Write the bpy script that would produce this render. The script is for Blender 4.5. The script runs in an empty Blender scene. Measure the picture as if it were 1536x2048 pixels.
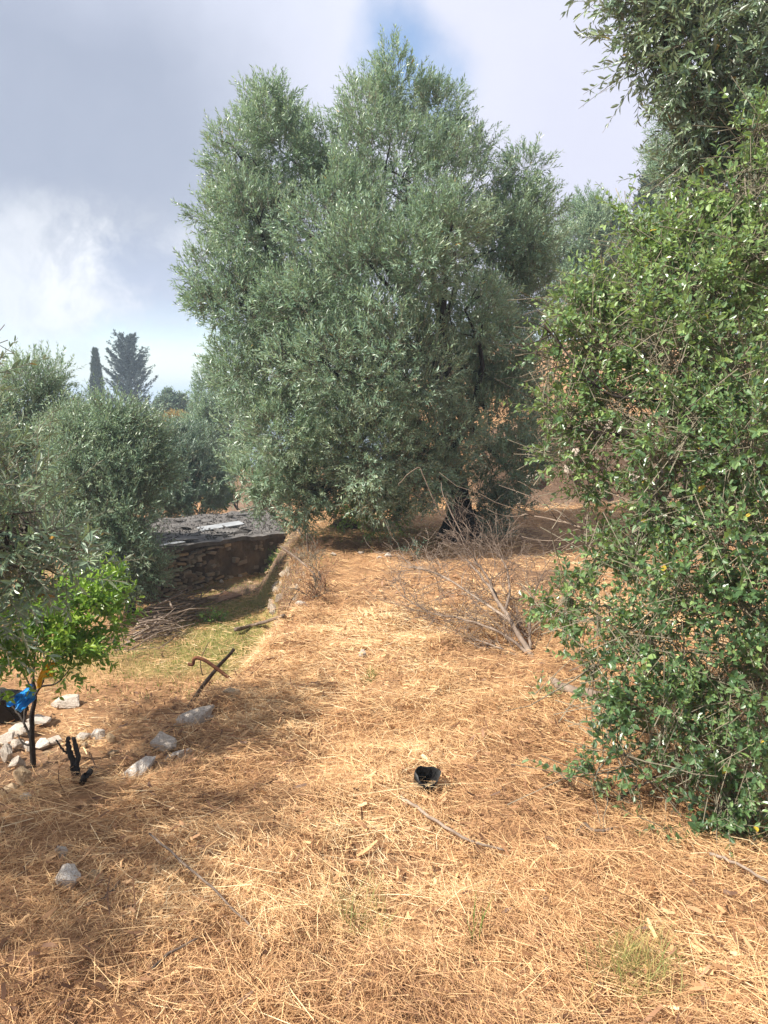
import bpy, bmesh, math, random
import numpy as np
from mathutils import Vector, Matrix

random.seed(7)
scene = bpy.context.scene
COL = scene.collection
R = math.radians

# ------------------------------------------------------------------ camera, world, sun, exposure
CAM = np.array((0.0, 0.0, 1.6))
PITCH = R(8.6)
FPX = 1547.0
cam_d = bpy.data.cameras.new("camera")
cam_d.sensor_fit = 'VERTICAL'
cam_d.sensor_height = 24.0
cam_d.lens = FPX / 2048.0 * 24.0
cam_d.clip_start = 0.05
cam_d.clip_end = 30000.0
cam = bpy.data.objects.new("camera", cam_d)
COL.objects.link(cam)
cam.location = CAM
cam.rotation_euler = (math.pi / 2 - PITCH, 0, 0)
scene.camera = cam

SUN_DIR = Vector((-0.92, -0.32, 1.13)).normalized()       # towards the sun
sun_d = bpy.data.lights.new("sun", 'SUN')
sun_d.energy = 5.0
sun_d.angle = R(0.6)
sun_d.color = (1.0, 0.945, 0.86)
sun = bpy.data.objects.new("sun", sun_d)
COL.objects.link(sun)
sun.rotation_euler = SUN_DIR.to_track_quat('Z', 'Y').to_euler()

scene.view_settings.view_transform = 'Standard'
scene.view_settings.look = 'None'
scene.view_settings.exposure = 1.08
scene.view_settings.gamma = 1.0
scene.view_settings.use_curve_mapping = False
scene.cycles.max_bounces = 8
scene.cycles.transparent_max_bounces = 4
scene.cycles.volume_bounces = 0
scene.cycles.diffuse_bounces = 4
scene.cycles.glossy_bounces = 2
scene.cycles.transmission_bounces = 3
scene.cycles.use_denoising = True
scene.cycles.sample_clamp_indirect = 6.0


def ray(px, py):
    u = (px - 768) / FPX
    v = (1024 - py) / FPX
    c, s = math.cos(PITCH), math.sin(PITCH)
    return np.array((u, c + v * s, -s + v * c))


class NT:
    """small helper to write node trees"""
    def __init__(self, tree):
        self.t = tree
        self.n = tree.nodes
        self.l = tree.links
        self.n.clear()

    def node(self, typ, **kw):
        nd = self.n.new(typ)
        for k, v in kw.items():
            if k.startswith('i_'):
                key = k[2:].replace('_', ' ')
                self.set(nd, key, v)
            else:
                setattr(nd, k, v)
        return nd

    def set(self, nd, key, v):
        sock = nd.inputs[key]
        if hasattr(v, 'is_output') or isinstance(v, bpy.types.NodeSocket):
            self.l.new(v, sock)
        else:
            sock.default_value = v

    def math(self, op, a, b=None, c=None, clamp=False):
        nd = self.n.new('ShaderNodeMath')
        nd.operation = op
        nd.use_clamp = clamp
        for i, v in enumerate((a, b, c)):
            if v is None:
                continue
            if isinstance(v, bpy.types.NodeSocket):
                self.l.new(v, nd.inputs[i])
            else:
                nd.inputs[i].default_value = v
        return nd.outputs[0]

    def smooth(self, v, a, b):
        nd = self.n.new('ShaderNodeMapRange')
        nd.interpolation_type = 'SMOOTHSTEP'
        self.l.new(v, nd.inputs['Value'])
        nd.inputs['From Min'].default_value = a
        nd.inputs['From Max'].default_value = b
        return nd.outputs['Result']

    def mix(self, f, a, b, blend='MIX'):
        nd = self.n.new('ShaderNodeMix')
        nd.data_type = 'RGBA'
        nd.blend_type = blend
        for i, v in ((0, f), (6, a), (7, b)):
            if isinstance(v, bpy.types.NodeSocket):
                self.l.new(v, nd.inputs[i])
            elif i == 0:
                nd.inputs[0].default_value = v
            else:
                nd.inputs[i].default_value = (*v, 1.0) if len(v) == 3 else v
        return nd.outputs[2]

    def ramp(self, f, stops):
        nd = self.n.new('ShaderNodeValToRGB')
        el = nd.color_ramp.elements
        while len(el) < len(stops):
            el.new(0.5)
        for e, (p, c) in zip(el, stops):
            e.position = p
            e.color = (*c, 1.0)
        self.l.new(f, nd.inputs['Fac'])
        return nd.outputs['Color']

    def noise(self, vec, scale, detail=4.0, rough=0.55, out='Fac', dist=0.0):
        nd = self.n.new('ShaderNodeTexNoise')
        nd.inputs['Scale'].default_value = scale
        nd.inputs['Detail'].default_value = detail
        nd.inputs['Roughness'].default_value = rough
        nd.inputs['Distortion'].default_value = dist
        if vec is not None:
            self.l.new(vec, nd.inputs['Vector'])
        return nd.outputs[out]


# ---- world: clear sky seen through and below a broken cloud cover
world = bpy.data.worlds.new("World")
scene.world = world
world.use_nodes = True
w = NT(world.node_tree)
tc = w.node('ShaderNodeTexCoord')
D = tc.outputs['Generated']
sky = w.node('ShaderNodeTexSky', sky_type='NISHITA', sun_disc=False)
sky.sun_elevation = math.asin(SUN_DIR.z)
sky.sun_rotation = math.atan2(SUN_DIR.x, SUN_DIR.y)
sky.air_density = 1.0
sky.dust_density = 0.6
sep = w.node('ShaderNodeSeparateXYZ')
w.l.new(D, sep.inputs[0])
dz = sep.outputs['Z']
# wispy displacement of the direction so that cloud edges are ragged
nz1 = w.n.new('ShaderNodeTexNoise')
nz1.inputs['Scale'].default_value = 5.0
nz1.inputs['Detail'].default_value = 6.0
w.l.new(D, nz1.inputs['Vector'])
vs = w.n.new('ShaderNodeVectorMath'); vs.operation = 'SUBTRACT'
w.l.new(nz1.outputs['Color'], vs.inputs[0]); vs.inputs[1].default_value = (0.5, 0.5, 0.5)
vm = w.n.new('ShaderNodeVectorMath'); vm.operation = 'SCALE'
w.l.new(vs.outputs[0], vm.inputs[0]); vm.inputs['Scale'].default_value = 0.22
va = w.n.new('ShaderNodeVectorMath'); va.operation = 'ADD'
w.l.new(D, va.inputs[0]); w.l.new(vm.outputs[0], va.inputs[1])
DW = va.outputs[0]


def blob(px, py, r_in, r_out, vec=None, squash=1.0):
    """soft cloud patch round the sky direction (in degrees), wider than tall by squash"""
    d = ray(px, py); d = d / np.linalg.norm(d)
    a = w.n.new('ShaderNodeVectorMath'); a.operation = 'SUBTRACT'
    w.l.new(vec or DW, a.inputs[0]); a.inputs[1].default_value = tuple(d)
    m = w.n.new('ShaderNodeVectorMath'); m.operation = 'MULTIPLY'
    w.l.new(a.outputs[0], m.inputs[0]); m.inputs[1].default_value = (1 / squash, 1 / squash, 1.0)
    ln = w.n.new('ShaderNodeVectorMath'); ln.operation = 'LENGTH'
    w.l.new(m.outputs[0], ln.inputs[0])
    return w.smooth(ln.outputs['Value'], R(r_out), R(r_in))


soft = w.noise(D, 1.6, 3.0, 0.5)
fine = w.noise(DW, 4.0, 6.0, 0.6)
base = w.ramp(soft, [(0.25, (0.46, 0.505, 0.63)), (0.5, (0.55, 0.585, 0.71)), (0.75, (0.65, 0.675, 0.79))])
base = w.mix(w.math('MULTIPLY', blob(170, 320, 4, 18, squash=1.2), 0.92), base, (0.265, 0.305, 0.40))
base = w.mix(w.math('MULTIPLY', blob(1120, 260, 5, 24), 0.7), base, (0.575, 0.585, 0.69))
base = w.mix(w.math('MULTIPLY', blob(1250, 400, 3, 12), 0.5), base, (0.56, 0.57, 0.70))
low = w.mix(w.math('MULTIPLY', blob(300, 620, 1, 6.5, squash=2.2), 0.9), base, (0.40, 0.45, 0.58))
cum = w.math('MULTIPLY', blob(200, 545, 1.2, 6.0, squash=2.0), w.smooth(fine, 0.40, 0.56))
puff = w.noise(DW, 11.0, 7.0, 0.62)
cum = w.math('MULTIPLY', cum, w.math('ADD', 0.25, w.math('MULTIPLY', w.smooth(puff, 0.36, 0.60), 0.75)))
low = w.mix(w.math('MULTIPLY', cum, 0.95), low, (0.76, 0.77, 0.79))
cum2 = w.math('MULTIPLY', blob(-150, 560, 1.0, 7.0, squash=1.8), w.smooth(fine, 0.3, 0.6))
low = w.mix(w.math('MULTIPLY', cum2, 0.8), low, (0.68, 0.71, 0.76))
tex = w.mix(0.10, low, w.ramp(fine, [(0.3, (0.35, 0.36, 0.42)), (0.7, (0.75, 0.75, 0.8))]))
# mask: clouds everywhere but a hole above the big tree and the clear band at the horizon
hole = blob(845, 95, 1.2, 5.5)
ragged = w.math('ADD', dz, w.math('MULTIPLY', w.math('SUBTRACT', fine, 0.5), 0.22))
band = w.smooth(ragged, 0.03, 0.11)
mask = w.math('MULTIPLY', band, w.math('SUBTRACT', 1.0, w.math('MULTIPLY', hole, 0.95)))
bg_clear = w.node('ShaderNodeBackground', i_Strength=0.105)
w.l.new(sky.outputs[0], bg_clear.inputs['Color'])
bg_cloud = w.node('ShaderNodeBackground', i_Strength=0.68)
w.l.new(tex, bg_cloud.inputs['Color'])
mx = w.node('ShaderNodeMixShader')
w.l.new(mask, mx.inputs[0]); w.l.new(bg_clear.outputs[0], mx.inputs[1]); w.l.new(bg_cloud.outputs[0], mx.inputs[2])
wo = w.node('ShaderNodeOutputWorld')
w.l.new(mx.outputs[0], wo.inputs['Surface'])

# ------------------------------------------------------------------ helpers
RNG = np.random.default_rng(11)


def _hash(ix, iy, seed):
    n = (ix * 374761393 + iy * 668265263 + seed * 1442695041) & 0x7FFFFFFF
    n = (n ^ (n >> 13)) * 1274126177 & 0x7FFFFFFF
    return ((n ^ (n >> 16)) & 0xFFFF) / 65535.0


def vnoise(x, y, seed=0):
    x = np.asarray(x, float); y = np.asarray(y, float)
    ix = np.floor(x).astype(np.int64); iy = np.floor(y).astype(np.int64)
    fx = x - ix; fy = y - iy
    fx = fx * fx * (3 - 2 * fx); fy = fy * fy * (3 - 2 * fy)
    a = _hash(ix, iy, seed); b = _hash(ix + 1, iy, seed)
    c = _hash(ix, iy + 1, seed); d = _hash(ix + 1, iy + 1, seed)
    return (a * (1 - fx) + b * fx) * (1 - fy) + (c * (1 - fx) + d * fx) * fy


def sstep(a, b, x):
    t = np.clip((x - a) / (b - a), 0, 1)
    return t * t * (3 - 2 * t)


EY = np.array([-80, 0.5, 2.0, 2.45, 2.74, 3.05, 3.43, 3.72, 4.12, 5.15, 5.75, 6.6, 7.6, 9.2, 11.0, 12.4, 15.0, 20.0, 40, 200.])
EX = np.array([-40, -6.0, -3.6, -2.15, -1.62, -1.25, -1.06, -0.90, -0.82, -0.74, -0.64, -0.62, -0.70, -0.92, -1.22, -1.45, -2.1, -3.3, -8, -60.])


def H(x, y, micro=True):
    x = np.asarray(x, float); y = np.asarray(y, float)
    up = -0.045 * np.maximum(y - 4.5, 0) * sstep(3.5, 6.5, y) + 0.03 * np.maximum(x, 0)
    up = np.maximum(up, -1.6)
    lo = -0.92 - 0.03 * np.clip(y - 5, -3, 5) - 0.045 * np.clip(y - 10, 0, 11) - 0.05 * np.maximum(-x - 2.5, 0)
    xe = np.interp(y, EY, EX)
    sl = (np.interp(y + 0.05, EY, EX) - np.interp(y - 0.05, EY, EX)) / 0.1
    sd = (x - xe) / np.sqrt(1 + sl * sl) + 0.16 * (vnoise(y * 1.9, x * 1.9, 5) - 0.5)
    wd = np.interp(y, [0, 2.6, 3.2, 5, 6.2, 7.2, 10.5, 12], [0.9, 0.6, 0.45, 0.42, 0.42, 0.62, 0.60, 0.35])
    h = lo + (up - lo) * sstep(-1, 0, sd / wd)
    # upper terrace at the back right
    st = sstep(0.0, 1.0, (y - (13.6 + 0.3 * vnoise(x * 1.2, 0 * y, 9))) / 0.7) * sstep(0.6, 2.4, x)
    h = h + st * (1.35 + 0.11 * np.clip(y - 14, 0, 60) + 0.02 * np.maximum(x, 0))
    # far slopes
    left = 1 - sstep(-4.0, 6.0, x - 0.08 * y)
    h = h - left * (0.07 * np.clip(y - 24, 0, 50) + 0.42 * np.clip(y - 74, 0, 320))
    h = h - 0.10 * np.clip(-x - 9, 0, 40) - 0.4 * np.clip(-x - 49, 0, 300)
    h = np.maximum(h, -126.0)
    if micro:
        near = 1 - sstep(14, 30, np.hypot(x, y))
        h = h + near * (0.06 * (vnoise(x * 1.1, y * 1.1, 1) - 0.5) + 0.075 * (vnoise(x * 3.1, y * 3.1, 2) - 0.5)
                        + 0.045 * (vnoise(x * 7, y * 7, 3) - 0.5))
        far = sstep(14, 40, np.hypot(x, y))
        h = h + far * 0.8 * (vnoise(x * 0.12, y * 0.12, 4) - 0.5)
    return h


def Hz(x, y):
    return float(H(np.array([x]), np.array([y]))[0])


def G(px, py, smax=90):
    """where the ray through a photo point meets the ground"""
    d = ray(px, py)
    s = np.arange(1.2, smax, 0.01)
    p = CAM[None, :] + s[:, None] * d[None, :]
    hit = p[:, 2] <= H(p[:, 0], p[:, 1])
    assert hit.any(), ('no ground at', px, py)
    k = np.argmax(hit)
    return Vector(p[k])


def A(px, py, Y):
    """the point at real distance Y in front of the camera along a photo direction"""
    d = ray(px, py)
    return Vector(CAM + d * (Y / d[1]))


def tag(o, label=None, cat=None, group=None, kind=None):
    if label: o['label'] = label
    if cat: o['category'] = cat
    if group: o['group'] = group
    if kind: o['kind'] = kind
    return o


def empty(name, loc, label, cat, group=None):
    o = bpy.data.objects.new(name, None)
    o.empty_display_size = 0.1
    COL.objects.link(o)
    o.location = loc
    return tag(o, label, cat, group)


def link(name, me, mat, parent=None, loc=None):
    o = bpy.data.objects.new(name, me)
    COL.objects.link(o)
    if mat is not None and not me.materials:
        me.materials.append(mat)
    if parent is not None:
        o.parent = parent
    if loc is not None:
        o.location = loc
    return o


def mesh_np(name, V, F, tint=None, smooth=False):
    me = bpy.data.meshes.new(name)
    V = np.ascontiguousarray(V, dtype=np.float32); F = np.ascontiguousarray(F, dtype=np.int32)
    n, k = F.shape
    me.vertices.add(len(V)); me.vertices.foreach_set('co', V.ravel())
    me.loops.add(n * k); me.loops.foreach_set('vertex_index', F.ravel())
    me.polygons.add(n)
    me.polygons.foreach_set('loop_start', np.arange(0, n * k, k, dtype=np.int32))
    me.polygons.foreach_set('use_smooth', np.full(n, smooth))
    if tint is not None:
        a = me.attributes.new('tint', 'FLOAT', 'POINT')
        a.data.foreach_set('value', np.ascontiguousarray(tint, dtype=np.float32))
    me.update(calc_edges=True)
    me.validate()
    return me


class MB:
    def __init__(self):
        self.v = []; self.f = []

    def tube(self, pts, rad, sides=7, cap=True, rough=0.0, rnd=random):
        pts = [Vector(p) for p in pts]
        n0 = len(self.v)
        t = (pts[1] - pts[0]).normalized()
        u = t.orthogonal().normalized()
        for i, p in enumerate(pts):
            if i == 0: t2 = (pts[1] - pts[0])
            elif i == len(pts) - 1: t2 = (pts[-1] - pts[-2])
            else: t2 = (pts[i + 1] - pts[i - 1])
            t2 = t2.normalized() if t2.length > 1e-9 else t
            u = (u - t2 * u.dot(t2))
            u = u.normalized() if u.length > 1e-6 else t2.orthogonal().normalized()
            v = t2.cross(u)
            for k in range(sides):
                a = 2 * math.pi * k / sides
                rr = rad[i] * (1 + rough * rnd.uniform(-1, 1))
                self.v.append(p + u * math.cos(a) * rr + v * math.sin(a) * rr)
            t = t2
        for i in range(len(pts) - 1):
            for k in range(sides):
                a = n0 + i * sides + k; b = n0 + i * sides + (k + 1) % sides
                self.f.append((a, b, b + sides, a + sides))
        if cap:
            self.f.append(tuple(n0 + k for k in reversed(range(sides))))
            e = n0 + (len(pts) - 1) * sides
            self.f.append(tuple(e + k for k in range(sides)))

    def box(self, c, ax, ay, az):
        c = Vector(c); n = len(self.v)
        for sx in (-1, 1):
            for sy in (-1, 1):
                for sz in (-1, 1):
                    self.v.append(c + Vector(ax) * sx + Vector(ay) * sy + Vector(az) * sz)
        for q in ((0, 1, 3, 2), (4, 6, 7, 5), (0, 4, 5, 1), (2, 3, 7, 6), (0, 2, 6, 4), (1, 5, 7, 3)):
            self.f.append(tuple(n + i for i in q))

    def mesh(self, name, org=(0, 0, 0), smooth=True):
        me = bpy.data.meshes.new(name)
        o = Vector(org)
        me.from_pydata([tuple(p - o) for p in self.v], [], self.f)
        if smooth:
            me.polygons.foreach_set('use_smooth', [True] * len(me.polygons))
        me.update()
        return me


def curve_pts(p0, p1, n=6, bend=(0, 0, 0), wob=0.0, rnd=random):
    p0 = Vector(p0); p1 = Vector(p1); b = Vector(bend)
    out = []
    L = (p1 - p0).length
    for i in range(n + 1):
        t = i / n
        p = p0.lerp(p1, t) + b * (4 * t * (1 - t))
        if 0 < i < n:
            p += Vector((rnd.uniform(-1, 1), rnd.uniform(-1, 1), rnd.uniform(-1, 1))) * wob * L
        out.append(p)
    return out


def path_pts(ctrl, n=5, wob=0.0, rnd=random):
    """smooth line through control points"""
    c = [Vector(p) for p in ctrl]
    out = []
    for i in range(len(c) - 1):
        p0 = c[max(i - 1, 0)]; p1 = c[i]; p2 = c[i + 1]; p3 = c[min(i + 2, len(c) - 1)]
        for k in range(n):
            t = k / n
            q = 0.5 * ((2 * p1) + (p2 - p0) * t + (2 * p0 - 5 * p1 + 4 * p2 - p3) * t * t + (3 * p1 - p0 - 3 * p2 + p3) * t ** 3)
            out.append(q + Vector((rnd.uniform(-1, 1), rnd.uniform(-1, 1), rnd.uniform(-1, 1))) * wob)
    out.append(c[-1])
    return out


def taper(n, r0, r1):
    return [r0 + (r1 - r0) * i / (n - 1) for i in range(n)]


# ------------------------------------------------------------------ materials
def new_mat(name):
    m = bpy.data.materials.new(name)
    m.use_nodes = True
    return m, NT(m.node_tree)


def mat_simple(name, stops, scale=8.0, rough=0.85, bump=0.3, bscale=30.0, detail=6.0, stretch=None, dist=0.01):
    m, t = new_mat(name)
    co = t.node('ShaderNodeTexCoord').outputs['Object']
    if stretch:
        mp = t.node('ShaderNodeMapping'); t.l.new(co, mp.inputs[0]); mp.inputs['Scale'].default_value = stretch
        co = mp.outputs[0]
    oi = t.node('ShaderNodeObjectInfo')
    n = t.noise(co, scale, detail, 0.6)
    n2 = t.math('ADD', n, t.math('MULTIPLY', t.math('SUBTRACT', oi.outputs['Random'], 0.5), 0.22))
    c = t.ramp(n2, stops)
    b = t.node('ShaderNodeBsdfPrincipled', i_Roughness=rough)
    t.l.new(c, b.inputs['Base Color'])
    b.inputs['Specular IOR Level'].default_value = 0.25
    bp = t.node('ShaderNodeBump', i_Strength=bump, i_Distance=dist)
    t.l.new(t.noise(co, bscale, 5.0, 0.65), bp.inputs['Height'])
    t.l.new(bp.outputs[0], b.inputs['Normal'])
    o = t.node('ShaderNodeOutputMaterial')
    t.l.new(b.outputs[0], o.inputs['Surface'])
    return m


def mat_leaf(name, stops, back, rough=0.42, trans=0.28, tcol=(0.22, 0.30, 0.05), spec=0.5):
    m, t = new_mat(name)
    at = t.node('ShaderNodeAttribute', attribute_name='tint')
    c = t.ramp(at.outputs['Fac'], stops)
    g = t.node('ShaderNodeNewGeometry')
    c2 = t.mix(t.math('MULTIPLY', g.outputs['Backfacing'], 0.75), c, back)
    b = t.node('ShaderNodeBsdfPrincipled', i_Roughness=rough)
    t.l.new(c2, b.inputs['Base Color'])
    b.inputs['Specular IOR Level'].default_value = spec
    tr = t.node('ShaderNodeBsdfTranslucent')
    t.l.new(t.mix(0.55, c, tcol), tr.inputs['Color'])
    mxs = t.node('ShaderNodeMixShader', i_Fac=trans)
    t.l.new(b.outputs[0], mxs.inputs[1]); t.l.new(tr.outputs[0], mxs.inputs[2])
    o = t.node('ShaderNodeOutputMaterial')
    t.l.new(mxs.outputs[0], o.inputs['Surface'])
    return m


def mat_tint(name, stops, rough=0.7, trans=0.0):
    m, t = new_mat(name)
    at = t.node('ShaderNodeAttribute', attribute_name='tint')
    c = t.ramp(at.outputs['Fac'], stops)
    b = t.node('ShaderNodeBsdfPrincipled', i_Roughness=rough)
    b.inputs['Specular IOR Level'].default_value = 0.3
    t.l.new(c, b.inputs['Base Color'])
    o = t.node('ShaderNodeOutputMaterial')
    if trans:
        tr = t.node('ShaderNodeBsdfTranslucent'); t.l.new(c, tr.inputs['Color'])
        mxs = t.node('ShaderNodeMixShader', i_Fac=trans)
        t.l.new(b.outputs[0], mxs.inputs[1]); t.l.new(tr.outputs[0], mxs.inputs[2])
        t.l.new(mxs.outputs[0], o.inputs['Surface'])
    else:
        t.l.new(b.outputs[0], o.inputs['Surface'])
    return m


M = {}
M['olive'] = mat_leaf('olive_leaf', [(0.0, (0.095, 0.165, 0.118)), (0.4, (0.175, 0.272, 0.182)), (0.72, (0.275, 0.375, 0.245)), (0.96, (0.38, 0.44, 0.27)), (1.0, (0.36, 0.22, 0.05))],
                      (0.30, 0.36, 0.28), rough=0.36, trans=0.34, tcol=(0.26, 0.38, 0.12))
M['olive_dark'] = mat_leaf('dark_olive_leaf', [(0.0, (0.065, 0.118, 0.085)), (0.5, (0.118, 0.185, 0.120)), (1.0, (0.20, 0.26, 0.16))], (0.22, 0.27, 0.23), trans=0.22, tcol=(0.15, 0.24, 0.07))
M['olive_near'] = mat_leaf('near_olive_leaf', [(0.0, (0.085, 0.140, 0.090)), (0.5, (0.165, 0.235, 0.140)), (0.97, (0.27, 0.33, 0.18)), (1.0, (0.36, 0.20, 0.04))], (0.27, 0.30, 0.24), rough=0.32, trans=0.22, tcol=(0.2, 0.27, 0.05))
M['shrub'] = mat_leaf('shrub_leaf', [(0.0, (0.034, 0.078, 0.034)), (0.45, (0.092, 0.172, 0.070)), (0.8, (0.185, 0.290, 0.105)), (0.97, (0.28, 0.39, 0.13)), (1.0, (0.50, 0.36, 0.04))], (0.19, 0.25, 0.13), rough=0.34, trans=0.34, tcol=(0.36, 0.50, 0.08), spec=0.6)
M['citrus'] = mat_leaf('citrus_leaf', [(0.0, (0.045, 0.12, 0.022)), (0.5, (0.125, 0.24, 0.035)), (1.0, (0.30, 0.40, 0.06))], (0.18, 0.30, 0.07), rough=0.3, trans=0.38, tcol=(0.34, 0.58, 0.03))
M['weed'] = mat_leaf('weed_leaf', [(0.0, (0.06, 0.13, 0.03)), (0.5, (0.12, 0.23, 0.05)), (1.0, (0.22, 0.34, 0.07))], (0.16, 0.25, 0.10), rough=0.5, trans=0.35, tcol=(0.28, 0.46, 0.05))
M['cypress'] = mat_leaf('cypress_needles', [(0.0, (0.014, 0.030, 0.022)), (1.0, (0.036, 0.062, 0.042))], (0.05, 0.08, 0.055), rough=0.7, trans=0.12, tcol=(0.08, 0.14, 0.05))
M['conifer'] = mat_leaf('conifer_needles', [(0.0, (0.014, 0.028, 0.028)), (1.0, (0.034, 0.056, 0.054))], (0.055, 0.085, 0.08), rough=0.7, trans=0.1, tcol=(0.08, 0.14, 0.08))
M['ochre'] = mat_leaf('ochre_leaf', [(0.0, (0.20, 0.15, 0.04)), (1.0, (0.42, 0.30, 0.08))], (0.35, 0.27, 0.08), rough=0.6, trans=0.3, tcol=(0.45, 0.32, 0.06))
M['straw'] = mat_tint('dry_straw', [(0.0, (0.13, 0.065, 0.035)), (0.2, (0.35, 0.185, 0.092)), (0.5, (0.63, 0.385, 0.185)), (0.8, (0.76, 0.530, 0.275)), (1.0, (0.84, 0.69, 0.43))], rough=0.55, trans=0.25)
M['tuft'] = mat_tint('tuft_blade', [(0.0, (0.16, 0.22, 0.06)), (0.4, (0.24, 0.28, 0.09)), (0.7, (0.50, 0.38, 0.14)), (1.0, (0.62, 0.48, 0.22))], rough=0.6, trans=0.3)
M['greengrass'] = mat_tint('green_grass', [(0.0, (0.10, 0.17, 0.03)), (0.5, (0.20, 0.27, 0.06)), (1.0, (0.42, 0.36, 0.12))], rough=0.6, trans=0.3)
M['bark'] = mat_simple('olive_bark', [(0.3, (0.018, 0.014, 0.011)), (0.6, (0.060, 0.048, 0.038)), (0.8, (0.11, 0.09, 0.07))], scale=14, bump=0.9, bscale=18, stretch=(1, 1, 0.3), dist=0.03)
M['bark_black'] = mat_simple('charred_shaded_bark', [(0.3, (0.008, 0.007, 0.007)), (0.7, (0.030, 0.025, 0.022))], scale=16, bump=0.9, bscale=20, stretch=(1, 1, 0.3), dist=0.03)  # charred black of the stump; on olive trunks, shade put into the colour
M['twig'] = mat_simple('twig_bark', [(0.3, (0.10, 0.085, 0.060)), (0.7, (0.22, 0.19, 0.135))], scale=20, bump=0.3)
M['dead'] = mat_simple('dead_wood', [(0.25, (0.085, 0.060, 0.046)), (0.5, (0.19, 0.140, 0.105)), (0.75, (0.33, 0.26, 0.20))], scale=16, bump=0.5, bscale=45, dist=0.01)
M['stick'] = mat_simple('weathered_stick', [(0.3, (0.055, 0.038, 0.028)), (0.6, (0.16, 0.115, 0.085)), (0.8, (0.30, 0.24, 0.19))], scale=18, bump=0.6, bscale=40)
M['rust'] = mat_simple('rusty_iron', [(0.3, (0.06, 0.022, 0.012)), (0.7, (0.16, 0.065, 0.030))], scale=40, bump=0.4, bscale=80)
M['rock'] = mat_simple('pale_limestone', [(0.2, (0.34, 0.265, 0.20)), (0.42, (0.66, 0.57, 0.47)), (0.65, (0.80, 0.735, 0.65))], scale=9, bump=0.9, bscale=16, dist=0.02)
M['rockgrey'] = mat_simple('grey_limestone', [(0.2, (0.26, 0.205, 0.155)), (0.42, (0.56, 0.475, 0.385)), (0.65, (0.70, 0.62, 0.53))], scale=9, bump=0.9, bscale=16, dist=0.02)
M['rockochre'] = mat_simple('ochre_stone', [(0.2, (0.24, 0.15, 0.08)), (0.5, (0.46, 0.33, 0.20)), (0.75, (0.60, 0.48, 0.33))], scale=10, bump=0.8, bscale=18, dist=0.02)
M['wallstone'] = mat_simple('wall_stone', [(0.25, (0.16, 0.125, 0.095)), (0.5, (0.33, 0.27, 0.205)), (0.75, (0.48, 0.41, 0.32))], scale=9, bump=0.8, bscale=25, dist=0.015)
M['mortar'] = mat_simple('earth_mortar', [(0.3, (0.055, 0.040, 0.028)), (0.7, (0.13, 0.095, 0.065))], scale=10, bump=0.8, bscale=22, dist=0.03)
M['plaster'] = mat_simple('stained_plaster', [(0.25, (0.045, 0.038, 0.028)), (0.5, (0.10, 0.078, 0.055)), (0.72, (0.22, 0.165, 0.115))], scale=3.0, bump=0.9, bscale=14, dist=0.04)
M['roof'] = mat_simple('gravel_roof', [(0.25, (0.035, 0.031, 0.028)), (0.5, (0.085, 0.077, 0.070)), (0.75, (0.17, 0.155, 0.14))], scale=7, bump=0.8, bscale=40, dist=0.02)
M['sheet'] = mat_simple('grey_sheet', [(0.3, (0.16, 0.165, 0.17)), (0.7, (0.30, 0.31, 0.315))], scale=5, rough=0.6, bump=0.2)
M['slate'] = mat_simple('dark_sheet', [(0.3, (0.06, 0.055, 0.05)), (0.7, (0.15, 0.14, 0.13))], scale=6, rough=0.7, bump=0.4)
M['board'] = mat_simple('brown_board', [(0.3, (0.12, 0.060, 0.035)), (0.7, (0.26, 0.145, 0.085))], scale=5, bump=0.4)
M['blackplastic'] = mat_simple('black_plastic', [(0.3, (0.007, 0.007, 0.007)), (0.6, (0.016, 0.015, 0.014)), (0.8, (0.06, 0.05, 0.04))], scale=12, rough=0.5, bump=0.3, bscale=20)
M['blue'] = mat_simple('blue_plastic', [(0.3, (0.010, 0.17, 0.50)), (0.7, (0.03, 0.30, 0.72))], scale=12, rough=0.3, bump=0.5, bscale=22, dist=0.02)
M['yellow'] = mat_simple('yellow_plastic', [(0.3, (0.72, 0.38, 0.01)), (0.7, (0.85, 0.48, 0.02))], scale=12, rough=0.35, bump=0.4, bscale=22, dist=0.02)

# ground
m, t = new_mat('straw_ground')
co = t.node('ShaderNodeTexCoord').outputs['Object']


def fibre(ang, sx, sy, seed):
    mp = t.node('ShaderNodeMapping'); t.l.new(co, mp.inputs[0])
    mp.inputs['Rotation'].default_value = (0, 0, ang); mp.inputs['Scale'].default_value = (sx, sy, 30)
    mp.inputs['Location'].default_value = (seed, seed * 1.7, 0)
    return t.noise(mp.outputs[0], 1.0, 3.0, 0.6, dist=0.3)


f = t.math('MAXIMUM', t.math('MAXIMUM', fibre(0.35, 9, 150, 1), fibre(1.5, 9, 160, 2)), t.math('MAXIMUM', fibre(-0.6, 10, 150, 3), fibre(2.4, 9, 160, 4)))
clump = t.noise(co, 2.2, 5.0, 0.62)
big = t.noise(co, 0.45, 4.0, 0.6)
speck = t.noise(co, 28.0, 4.0, 0.7)
fv = t.math('ADD', t.math('MULTIPLY', f, 0.62), t.math('ADD', t.math('MULTIPLY', clump, 0.28), t.math('MULTIPLY', speck, 0.30)))
gc = t.ramp(fv, [(0.42, (0.075, 0.040, 0.022)), (0.60, (0.26, 0.140, 0.070)), (0.76, (0.50, 0.295, 0.145)), (0.95, (0.70, 0.49, 0.26))])
gc = t.mix(t.math('MULTIPLY', t.smooth(big, 0.5, 0.72), 0.35), gc, (0.48, 0.25, 0.12))
ga = t.node('ShaderNodeAttribute', attribute_name='tint')       # where short green grass and bare soil grow through
green = t.ramp(fv, [(0.4, (0.065, 0.055, 0.022)), (0.62, (0.22, 0.19, 0.065)), (0.85, (0.42, 0.33, 0.12))])
gc = t.mix(t.smooth(ga.outputs['Fac'], 0.25, 0.75), gc, green)
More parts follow.
